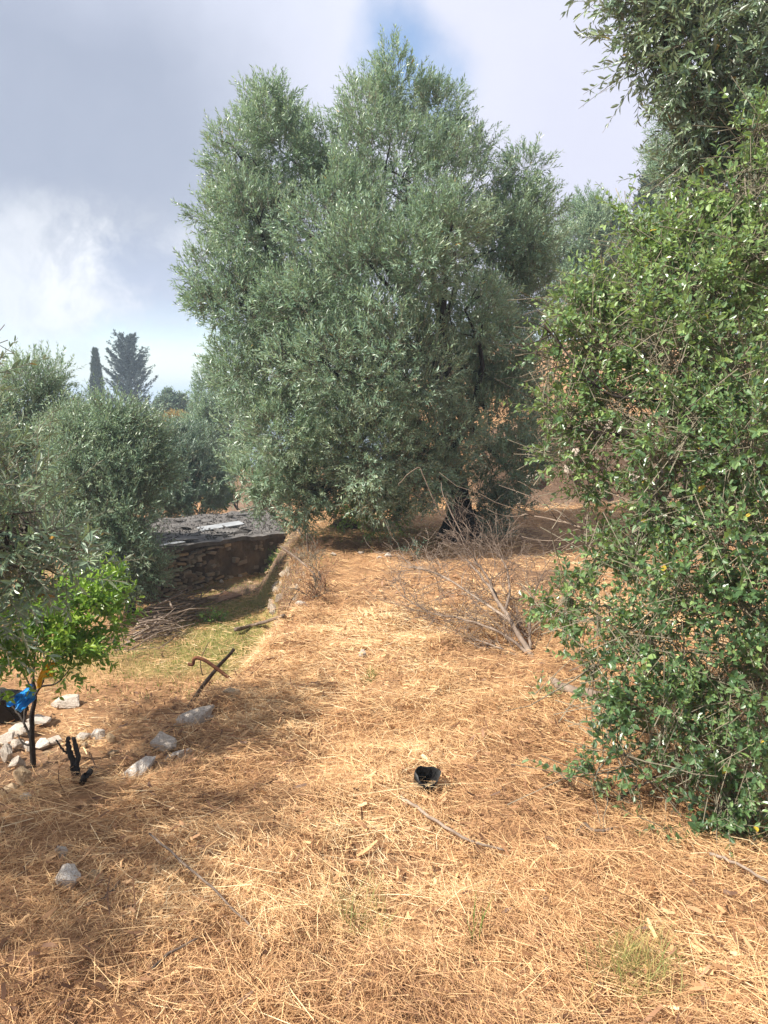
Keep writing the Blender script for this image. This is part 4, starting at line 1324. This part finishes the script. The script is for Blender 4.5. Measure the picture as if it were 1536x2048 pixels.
stick('twig', [G(802, 1608) + Vector((0, 0, .03)), G(845, 1645) + Vector((0, 0, .045)), G(925, 1695) + Vector((0, 0, .04)), G(1015, 1718) + Vector((0, 0, .03))], .007, .004, 'long pale bare twig on the straw below the black pot', 'twig', M['dead'])
stick('twig', [G(1150, 1680) + Vector((0, 0, .02)), G(1166, 1668) + Vector((0, 0, .04)), G(1190, 1680) + Vector((0, 0, .035)), G(1225, 1672) + Vector((0, 0, .03))], .007, .005, 'curled brown twig like a bit of rope on the straw', 'twig', M['stick'])
stick('twig', [G(1235, 1615) + Vector((0, 0, .03)), G(1275, 1597) + Vector((0, 0, .05)), G(1312, 1580) + Vector((0, 0, .06))], .006, .004, 'dark straight twig under the low shrub sprays', 'twig', M['stick'])
stick('twig', [G(272, 2010) + Vector((0, 0, .02)), G(320, 1945) + Vector((0, 0, .035)), G(410, 1888) + Vector((0, 0, .03))], .006, .003, 'dark curved twig on the straw at bottom left', 'twig', M['stick'])
stick('twig', [G(175, 1822) + Vector((0, 0, .02)), G(215, 1808) + Vector((0, 0, .03)), G(240, 1778) + Vector((0, 0, .03))], .005, .003, 'dark short twig behind the white rock', 'twig', M['stick'])
stick('stalk', [G(300, 1695) + Vector((0, 0, .05)), G(380, 1770) + Vector((0, 0, .06)), G(455, 1835) + Vector((0, 0, .05)), G(535, 1905) + Vector((0, 0, .03))], .004, .003, 'long straight yellow stalk lying across the straw', 'stalk', M['dead'])
stick('stalk', [G(1420, 1725) + Vector((0, 0, .03)), G(1470, 1750) + Vector((0, 0, .04)), G(1536, 1790) + Vector((0, 0, .04))], .006, .004, 'pale stalk at the right edge below the shrub', 'stalk', M['dead'])
for c, lab in ((((632, 1172), (622, 1140), (560, 1092)), 'dark dead branch slanting from the hut corner to the path'),):
    g = G(*c[0]); stick('dead_branch', [g, A(*c[1], g.y), A(*c[2], g.y + .4)], .014, .008, lab, 'branch', M['stick'])
g = G(606, 1062); stick('dead_branch', [A(562, 1036, g.y - .1), A(585, 1050, g.y), A(605, 1072, g.y - .6)], .018, .012, 'dark stick sloping at the back corner of the hut', 'branch', M['stick'])
g = G(642, 1168); stick('stake', [g, A(638, 1142, g.y)], .013, .010, 'short upright stake at the top of the bank', 'stake', M['stick'])
g = G(616, 1080); stick('stake', [G(617, 1112), A(613, 1066, G(617, 1112).y)], .010, .006, 'thin upright twig at the path edge beside the hut', 'stake', M['stick'])

# brush pile
bp0 = G(330, 1290)
pile = empty('brush_pile', bp0, 'heap of grey cut branches on the lower terrace below the hut', 'brush pile')
for k in range(150):
    u = rnd.random()
    cpx = 300 + 100 * u + rnd.gauss(0, 16); cpy = 1288 - 78 * u + rnd.gauss(0, 12)
    g = G(cpx, cpy)
    hmax = .30 * math.exp(-((cpx - 345) / 55) ** 2)
    c = g + Vector((0, 0, .01 + hmax * rnd.random()))
    ang = rnd.gauss(.65, .5); ll = rnd.uniform(.25, .75)
    dv = Vector((math.cos(ang), math.sin(ang), rnd.gauss(0, .14))) * ll / 2
    mb = MB()
    cp = curve_pts(c - dv, c + dv, 5, Vector((rnd.gauss(0, .04), rnd.gauss(0, .04), rnd.gauss(0, .03))), .02, rnd)
    r = rnd.choice((.004, .005, .007, .009, .014))
    mb.tube(cp, taper(6, r, r * .5), 5, rough=.1, rnd=rnd)
    link('stick', mb.mesh('stick', bp0), M['dead'] if rnd.random() < .55 else M['stick'], pile)

# ------------------------------------------------------------------ citrus with bags, stump
rnd = random.Random(81)
cz = G(66, 1536)
cl = [PL(205, 1185, 4.9, 34), PL(185, 1230, 4.8, 46), PL(225, 1240, 4.85, 28), PL(140, 1250, 4.7, 52), PL(85, 1220, 4.8, 44), PL(60, 1270, 4.8, 40), PL(130, 1280, 4.75, 30), PL(165, 1295, 4.7, 32), PL(15, 1310, 4.7, 36), PL(-20, 1260, 4.7, 60), PL(140, 1342, 4.6, 14), PL(-5, 1375, 4.6, 20)]
rg = np.random.default_rng(81)
cit = empty('citrus_tree', cz, 'small bright green citrus tree on the lower terrace with blue and yellow plastic in it', 'tree')
b, d, l = shoots(cl, 620, rg, up=.35, spread=.6, length=(.10, .22), inner=.2)
lv = leaves(b, d, l, 10, .062, .024, rg, tint0=.55, tvar=.22, ang=.9)
crown_parts(cit, lv, M['citrus'], True, 280)
mb = MB(); cp = path_pts([cz + Vector((0, 0, -.08)), A(64, 1480, cz.y), A(64, 1430, cz.y), A(70, 1395, cz.y), A(66, 1360, cz.y + .03)], 4, .002, rnd)
mb.tube(cp, taper(len(cp), .021, .012), 8, rough=.08, rnd=rnd)
link('trunk', mb.mesh('trunk', cz), M['bark'], cit)
for c in (((66, 1400), (82, 1370), (92, 1345), (96, 1330)), ((70, 1388), (85, 1372), (110, 1368), (130, 1350), (140, 1338)), ((60, 1475), (45, 1440), (30, 1420), (18, 1405)), ((62, 1490), (45, 1485), (35, 1468)), ((66, 1400), (58, 1370), (40, 1330)), ((96, 1332), (140, 1290), (190, 1220)), ((66, 1365), (70, 1310), (85, 1240)), ((50, 1455), (48, 1430), (52, 1405))):
    mb = MB(); cp = path_pts([A(x, y, cz.y + (-.08 if c[-1] == (96, 1330) else .04) * i) for i, (x, y) in enumerate(c)], 4, .003, rnd)
    mb.tube(cp, taper(len(cp), .009, .004), 6, rough=.08, rnd=rnd)
    link('branch', mb.mesh('branch', cz), M['bark'], cit)


def crumpled(name, corners, label, cat, mat, amp, seed, nu=12, nv=12, th=.004):
    """a crumpled film of plastic spanned between corner points, with its own thickness"""
    c = [Vector(p) for p in corners]
    nr = (c[1] - c[0]).cross(c[3] - c[0]).normalized()
    mb = MB()
    for lay in (0, 1):
        for i in range(nu + 1):
            for j in range(nv + 1):
                u, v = i / nu, j / nv
                q = (c[0] * (1 - u) + c[1] * u) * (1 - v) + (c[3] * (1 - u) + c[2] * u) * v
                a = amp * (float(vnoise(u * 4, v * 4, seed)) - .5) + amp * .8 * (abs(float(vnoise(u * 9, v * 9, seed + 1)) - .5) - .2)
                edge = amp * .5 * (float(vnoise(u * 7, v * 7, seed + 2)) - .5)
                mb.v.append(q + nr * (a - lay * th) + Vector((edge, 0, edge)))
    N = (nu + 1) * (nv + 1)
    for i in range(nu):
        for j in range(nv):
            a = i * (nv + 1) + j
            mb.f.append((a, a + nv + 1, a + nv + 2, a + 1)); mb.f.append((a + N, a + 1 + N, a + nv + 2 + N, a + nv + 1 + N))
    for i in range(nu):
        a = i * (nv + 1); mb.f.append((a, a + N, a + N + nv + 1, a + nv + 1)); a += nv; mb.f.append((a, a + nv + 1, a + nv + 1 + N, a + N))
    for j in range(nv):
        mb.f.append((j, j + 1, j + 1 + N, j + N)); a = nu * (nv + 1) + j; mb.f.append((a, a + N, a + 1 + N, a + 1))
    return tag(link(name, mb.mesh(name, c[0], False), mat, None, c[0]), label, cat)


Yb = cz.y - .16
crumpled('plastic_bag', [A(16, 1402, Yb), A(42, 1424, Yb), A(70, 1398, Yb + .02), A(64, 1366, Yb + .05)], 'torn bright blue plastic bag caught in the citrus branches', 'plastic bag', M['blue'], .09, 31)
crumpled('plastic_strip', [A(76, 1356, Yb - .12), A(106, 1354, Yb - .12), A(108, 1326, Yb - .11), A(90, 1324, Yb - .11)], 'yellow plastic scrap tied high on the citrus branch', 'plastic scrap', M['yellow'], .03, 41, 6, 6)
crumpled('plastic_strip', [A(72, 1378, Yb - .1), A(80, 1376, Yb - .1), A(86, 1354, Yb - .09), A(79, 1350, Yb - .09)], 'narrow yellow plastic strip hanging beside the blue bag', 'plastic scrap', M['yellow'], .02, 45, 6, 6)
bk = G(8, 1462)
me = rock_mesh('black_bag', 26, 991, .9, .05, True); me.materials.append(M['blackplastic'])
ob = link('black_bag', me, None, None, (bk.x - .06, bk.y + .14, bk.z + .13)); ob.scale = (.24, .15, .21)
tag(ob, 'black plastic sack slumped at the left edge below the blue bag', 'sack')

st = G(152, 1560)
stump = empty('forked_stump', st, 'black forked dead sapling cut short on the lower terrace', 'stump')
for nm, c, r in (('stem', ((154, 1566), (151, 1545), (148, 1530)), (.018, .020)), ('prong', ((149, 1535), (140, 1505), (136, 1490), (136, 1474)), (.013, .008)), ('prong', ((150, 1533), (156, 1512), (150, 1492), (148, 1474)), (.012, .008)), ('twig', ((134, 1508), (122, 1494), (112, 1480)), (.005, .003))):
    mb = MB(); cp = path_pts([A(x, y, st.y) for x, y in c], 4, .003, rnd); mb.tube(cp, taper(len(cp), *r), 7, rough=.12, rnd=rnd)
    link(nm, mb.mesh(nm, st), M['bark_black'], stump)
stick('dead_branch', [G(165, 1572) + Vector((0, 0, .02)), G(180, 1560) + Vector((0, 0, .04)), G(188, 1548) + Vector((0, 0, .05))], .015, .008, 'dark short branch lying at the foot of the forked stump', 'branch', M['bark_black'])

# ------------------------------------------------------------------ black pot in the straw
pt = G(847, 1578)
mb = MB(); nseg = 22
prof = [(.048, .0), (.056, .06), (.062, .115), (.057, .112), (.050, .05), (.0, .012)]
for r, z_ in prof:
    for k in range(nseg):
        a = 2 * math.pi * k / nseg
        q = 1 + .10 * math.sin(3 * a + .6) + .05 * math.sin(7 * a)
        mb.v.append(Vector((r * q * math.cos(a), r * q * math.sin(a) * .9, z_ + .010 * math.sin(2 * a + 1) * (z_ > .1))))
for i in range(len(prof) - 1):
    for k in range(nseg):
        a = i * nseg + k; b_ = i * nseg + (k + 1) % nseg
        mb.f.append((a, b_, b_ + nseg, a + nseg))
mb.f.append(tuple(reversed(range(nseg))))
ob = link('plant_pot', mb.mesh('plant_pot'), M['blackplastic'], None, (pt.x, pt.y + .03, pt.z + .0))
ob.rotation_euler = (R(32), R(6), R(8)); ob.scale = (.84, .84, .82); ob.location.z -= .008
tag(ob, 'crumpled black plastic plant pot lying open in the straw', 'pot')
foot.append((pt.x, pt.y + .03, .095))


# ------------------------------------------------------------------ small plants
def tuft(px, py, label, n, hgt, spread, mat, seed, t0=0.3, cat='grass tuft', wd=.003, lean=.5, at=None):
    rg = np.random.default_rng(seed)
    g = at or G(px, py)
    P0 = np.stack([rg.normal(0, spread, n), rg.normal(0, spread, n), np.full(n, -.01)], 1)
    P0[:, 2] += H(P0[:, 0] + g.x, P0[:, 1] + g.y) - g.z
    dirn = np.stack([rg.normal(0, lean, n), rg.normal(0, lean, n), np.ones(n)], 1)
    dirn = norm(dirn); hh = hgt * rg.uniform(.4, 1.1, n)
    sdir = norm(np.stack([rg.normal(size=n), rg.normal(size=n), np.zeros(n)], 1))
    out = dirn.copy(); out[:, 2] = 0
    mid = P0 + dirn * hh[:, None] * .55
    tip = P0 + dirn * hh[:, None] + out * hh[:, None] * .25 - np.array([[0, 0, .12]]) * hh[:, None]
    V = np.stack([P0 - sdir * wd / 2, P0 + sdir * wd / 2, mid + sdir * wd * .4, tip, mid - sdir * wd * .4], 1).reshape(-1, 3)
    b = np.arange(n)[:, None] * 5
    F = np.concatenate([b + np.array([[0, 1, 2, 4]])], 0)
    F2 = b + np.array([[4, 2, 3, 3]])
    F3 = np.concatenate([b + np.array([[0, 1, 2]]), b + np.array([[0, 2, 4]]), b + np.array([[4, 2, 3]])], 0)
    ti = np.clip(t0 + rg.normal(size=n) * .2, 0, 1)
    me = mesh_np('grass_tuft', V, F3, np.repeat(ti, 5))
    return tag(link('grass_tuft', me, mat, None, g), label, cat)


tuft(737, 1362, 'small green grass tuft in the straw below the lone white stone', 60, .13, .025, M['greengrass'], 91, .15)
tuft(1268, 1955, 'bushy yellow-green grass tuft at bottom right of the straw', 420, .17, .055, M['tuft'], 92, .55, wd=.002)
tuft(705, 1850, 'thin green-yellow grass tuft in the bright straw at bottom centre', 160, .15, .06, M['tuft'], 93, .5, wd=.002)
gb_ = G(962, 1890)
bt = empty('grass_clump', gb_, 'few thin green grass blades standing upright in the straw', 'grass')
for k in range(7):
    p0 = gb_ + Vector((rnd.gauss(0, .012), rnd.gauss(0, .012), -.01)); hh_ = rnd.uniform(.10, .24); ln_ = Vector((rnd.gauss(0, .10), rnd.gauss(0, .10), 1))
    bm_ = MB(); bm_.tube([p0, p0 + ln_ * hh_ * .5, p0 + ln_ * hh_ + Vector((rnd.gauss(0, .015), 0, -.005))], [.0018, .0015, .0004], 3)
    me_ = bm_.mesh('blade', gb_); at_ = me_.attributes.new('tint', 'FLOAT', 'POINT'); at_.data.foreach_set('value', [rnd.uniform(.1, .5)] * len(me_.vertices))
    link('blade', me_, M['greengrass'], bt)
tuft(655, 1600, 'brown dry grass hummock left of the black pot', 260, .10, .06, M['straw'], 95, .15, wd=.002, lean=.9)
tuft(398, 890, 'patch of tall dry grass beside the far bushes', 900, .8, .8, M['tuft'], 96, .85, 'dry grass', .012, at=on(-6.6, 27.5))


def leafy(name, px, py, label, cat, lob, n, per, L, W, mat, seed, at=None, up=.4):
    rg = np.random.default_rng(seed)
    g = at or G(px, py)
    root = empty(name, g, label, cat)
    b, d, l = shoots(lob, n, rg, up=up, spread=.6, length=(.06, .16), inner=.1, sub=6)
    lv = leaves(b, d, l, per, L, W, rg, tint0=.5, tvar=.25, ang=.9)
    f_ = link('foliage', leaf_mesh('foliage', lv, g, L > .05), mat, root); f_['kind'] = 'stuff'
    tw = link('stems', twig_mesh('stems', b, d, l, g, .0018, 1.0), M['twig'], root); tw['kind'] = 'stuff'
    return root


yb = BY - .9
leafy('bush', 740, 1065, 'bright green small-leaved bush growing under the big olive crown', 'bush', [PL(715, 1020, yb, 34), PL(760, 1010, yb, 40), PL(800, 1030, yb, 32), PL(745, 1045, yb, 28), PL(680, 1040, yb + .1, 20)], 420, 10, .03, .018, M['weed'], 101)
leafy('weeds', 450, 1010, 'bright green weeds between the dark olive and the hut roof', 'weeds', [PL(440, 995, 16.6, 20), PL(462, 985, 16.8, 16), PL(425, 1005, 16.4, 14)], 260, 8, .06, .03, M['weed'], 102, at=on(-3.4, 16.8))
leafy('sprout', 822, 1125, 'small leafy olive sprout on the path left of the trunk', 'sprout', [PL(822, 1104, G(822, 1125).y, 10), PL(835, 1090, G(822, 1125).y, 8)], 16, 10, .045, .016, M['olive_dark'], 103)
leafy('sprout', 1083, 1398, 'low leafy sprout at the butt of the fallen branch', 'sprout', [PL(1082, 1390, G(1083, 1398).y, 14)], 10, 8, .04, .02, M['shrub'], 104)
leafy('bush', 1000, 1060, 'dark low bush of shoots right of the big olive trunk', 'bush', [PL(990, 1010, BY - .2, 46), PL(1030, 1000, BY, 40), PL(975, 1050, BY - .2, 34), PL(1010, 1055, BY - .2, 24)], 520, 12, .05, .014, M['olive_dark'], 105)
leafy('weeds', 430, 1243, 'dark green weeds at the right end of the brush pile', 'weeds', [PL(420, 1238, G(425, 1248).y, 14), PL(438, 1234, G(425, 1248).y, 9)], 60, 8, .04, .02, M['weed'], 106)
leafy('weeds', 545, 1130, 'green creeper at the right corner of the hut wall', 'weeds', [PL(548, 1128, 11.7, 12), PL(556, 1108, 11.8, 10), PL(542, 1148, 11.4, 10)], 90, 8, .035, .02, M['weed'], 107)
# stump mound left of the trunk
mg = G(690, 1062)
me = rock_mesh('root_mound', 24, 555, .6, .05, True); me.materials.append(M['bark'])
ob = link('root_mound', me, None, None, (mg.x, mg.y + .15, mg.z + .06)); ob.scale = (.26, .2, .2)
tag(ob, 'dark old root mound on the path left of the big trunk', 'stump')

# dry brown shrub on the end of the bank
rnd = random.Random(111)
dg = G(606, 1200)
ds = empty('dry_shrub', dg, 'reddish dry bare shrub on the bank end beside the hut', 'shrub')
for k in range(14):
    mb = MB()
    yb = rnd.uniform(5.9, 9.0); c = on(float(np.interp(yb, EY, EX)) - rnd.uniform(-.12, .22), yb)
    for _ in range(4):
        fork_twigs(mb, c, Vector((rnd.gauss(0, .5), rnd.gauss(-.2, .4), 1)).normalized(), .004, rnd.uniform(.10, .20), 2, rnd)
    link('stem', mb.mesh('stem', dg), M['twig'] if k % 2 else M['board'], ds)
rg = np.random.default_rng(112)
b, d, l = shoots([PL(610, 1190, dg.y + .1, 22), PL(600, 1160, dg.y + .5, 20), PL(618, 1150, dg.y + .6, 18)], 90, rg, up=.3, length=(.05, .10), inner=.1)
lv = leaves(b, d, l, 8, .022, .008, rg, tint0=.35, tvar=.2)
f_ = link('dry_leaves', leaf_mesh('dry_leaves', lv, dg), M['straw'], ds); f_['kind'] = 'stuff'


# ------------------------------------------------------------------ straw and litter on the ground
def straw_field(name, n, rr, seed, ln, wd, t0, tv, label, mat, power=1.0, pit=.16, lift=.03, xr=(-9, 9), mask=None, clump=None):
    rg = np.random.default_rng(seed)
    th = rg.uniform(-.66, .66, n)
    r = rr[0] + (rr[1] - rr[0]) * rg.random(n) ** power
    x = r * np.sin(th); y = r * np.cos(th)
    keep = (x > xr[0]) & (x < xr[1])
    cl = vnoise(x * 2.4, y * 2.4, seed) * .6 + vnoise(x * 6, y * 6, seed + 1) * .4
    bare = sstep(.30, .55, vnoise(x * 1.6 + 9, y * 1.6, 300) * .6 + vnoise(x * 4.3, y * 4.3, 301) * .4)
    keep &= rg.random(n) < np.clip(.35 + cl * .9, 0, 1) * (.42 + .58 * bare)
    near_ = [(fx_, fy_, fr_) for fx_, fy_, fr_ in foot if fy_ < rr[1] + .5]
    for fx_, fy_, fr_ in near_:
        keep &= ((x - fx_) ** 2 + (y - fy_) ** 2 > (fr_ * .72) ** 2) | (rg.random(n) < .10)
    if mask is not None:
        keep &= rg.random(n) < mask(x, y)
    x, y, r, cl = x[keep], y[keep], r[keep], cl[keep]; n = len(x)
    L = rg.uniform(*ln, n) * np.where(rg.random(n) < .12, 1.9, 1.0); Wd = rg.uniform(*wd, n) * (1 + .10 * np.maximum(r - 3, 0))
    az = vnoise(x * 1.3, y * 1.3, seed + 7) * 5 + rg.normal(0, .9, n)
    pt_ = rg.normal(0, pit, n)
    d = np.stack([np.cos(az) * np.cos(pt_), np.sin(az) * np.cos(pt_), np.sin(pt_)], 1)
    s = np.stack([-np.sin(az), np.cos(az), np.zeros(n)], 1)
    up = np.cross(d, s); rl = rg.uniform(-1.0, 1.0, n)[:, None]
    s = s * np.cos(rl) + up * np.sin(rl)
    c = np.stack([x, y, H(x, y) + .004 + lift * rg.random(n) * (.4 + 1.2 * cl) + np.abs(np.sin(pt_)) * L * .3], 1)
    bend = rg.normal(0, .10, n)[:, None] * L[:, None]
    cur = (np.stack([-np.sin(az), np.cos(az), np.zeros(n)], 1) + np.array([[0, 0, .5]])) * bend
    a = c - d * L[:, None] / 2; b = c + d * L[:, None] / 2; m_ = c + cur
    w2 = Wd[:, None] / 2
    V = np.stack([a - s * w2 * .8, a + s * w2 * .8, m_ - s * w2, m_ + s * w2, b - s * w2 * .5, b + s * w2 * .5], 1).reshape(-1, 3)
    k = np.arange(n)[:, None] * 6
    F = np.concatenate([k + np.array([[0, 1, 3, 2]]), k + np.array([[2, 3, 5, 4]])], 0)
    ti = np.clip(t0 + (vnoise(x * 1.7, y * 1.7, 303) - .5) * .5 + (vnoise(x * 6, y * 6, 304) - .5) * .25 + rg.normal(0, tv, n), 0, 1)
    me = mesh_np(name, V, F, np.repeat(ti, 6))
    o = link(name, me, mat)
    return tag(o, label, None, None, 'stuff')


upper = lambda x, y: .12 + .88 * sstep(-.55, -.1, edge_sd(x, y))
straw_field('dry_straw', 240000, (1.4, 6.2), 121, (.03, .12), (.0010, .0022), .54, .20, 'dry orange straw strewn over the upper terrace', M['straw'], 0.95, mask=upper)
straw_field('straw_stalks', 6500, (1.45, 6.5), 122, (.12, .26), (.0012, .0023), .74, .14, 'longer yellow stalks lying over the straw', M['straw'], 0.9, pit=.05, lift=.03, mask=upper)
straw_field('straw_litter', 80000, (4.5, 15.0), 123, (.04, .13), (.0016, .003), .60, .18, 'short dry straw along the path and terrace', M['straw'], 0.8, mask=lambda x, y: .45 + .55 * sstep(-.5, -.1, edge_sd(x, y)))
straw_field('leaf_litter', 18000, (1.3, 7.0), 124, (.02, .05), (.006, .014), .28, .2, 'brown dry leaf litter between the straw', M['straw'], 0.9, pit=.35)
straw_field('lower_straw', 46000, (3.6, 10.5), 125, (.03, .11), (.0016, .003), .54, .19, 'thin straw on the lower terrace', M['straw'], 0.9, mask=lambda x, y: sstep(-.1, -.5, edge_sd(x, y)))
straw_field('twig_litter', 2600, (2.2, 6.5), 126, (.10, .32), (.003, .006), .05, .06, 'dark twigs fallen along the terrace edge', M['straw'], 0.8, pit=.16, lift=.04, mask=lambda x, y: .08 + .92 * np.exp(-((edge_sd(x, y) + .1) / .35) ** 2))

# dry grass hanging over the edge of the terrace bank
rg = np.random.default_rng(141)
n = 9000
y = rg.uniform(4.6, 10.0, n); x = np.interp(y, EY, EX) + rg.normal(-.22, .20, n)
k_ = rg.random(n) < sstep(.30, .62, vnoise(y * 3.1, x * 3.1, 142)) * np.where(y > 5.9, 1.0, .35)
x, y = x[k_], y[k_]; n = len(x)
P0 = np.stack([x, y, H(x, y) - .01], 1)
hh = rg.uniform(.05, .16, n)[:, None]
dn = norm(np.stack([rg.normal(-.35, .45, n), rg.normal(-.15, .45, n), np.ones(n) * .8], 1))
sd_ = norm(np.stack([rg.normal(size=n), rg.normal(size=n), 0 * x], 1)) * .0016
md = P0 + dn * hh * .6; tp = md + (dn * np.array([[1.3, 1.3, .1]]) + np.array([[0, 0, -.25]])) * hh * .5
V = np.stack([P0 - sd_, P0 + sd_, md + sd_ * .8, tp, md - sd_ * .8], 1).reshape(-1, 3)
bb_ = np.arange(n)[:, None] * 5
F = np.concatenate([bb_ + np.array([[0, 1, 2]]), bb_ + np.array([[0, 2, 4]]), bb_ + np.array([[4, 2, 3]])], 0)
tag(link('bank_grass', mesh_np('bank_grass', V, F, np.repeat(np.clip(rg.normal(.42, .22, n), 0, 1), 5)), M['straw']), 'dry brown grass hanging over the edge of the terrace bank', kind='stuff')

# short green grass on the lower terrace
rg = np.random.default_rng(131)
n = 70000
x = rg.uniform(-4.5, .8, n); y = rg.uniform(6.2, 13, n)
k_ = rg.random(n) < green_at(x, y) * .9
x, y = x[k_], y[k_]; n = len(x)
z_ = H(x, y)
hh = rg.uniform(.012, .055, n); th = rg.uniform(0, 6.28, n)
sd_ = np.stack([np.cos(th), np.sin(th), 0 * th], 1) * .004
P0 = np.stack([x, y, z_ - .004], 1); tp = P0 + np.stack([rg.normal(0, .4, n), rg.normal(0, .4, n), np.ones(n)], 1) * hh[:, None]
V = np.stack([P0 - sd_, P0 + sd_, tp], 1).reshape(-1, 3)
me = mesh_np('grass', V, np.arange(3 * n).reshape(-1, 3), np.repeat(np.clip(rg.normal(.5, .25, n), 0, 1), 3))
tag(link('grass', me, M['greengrass']), 'short sparse green grass on the lower terrace by the hut', kind='stuff')
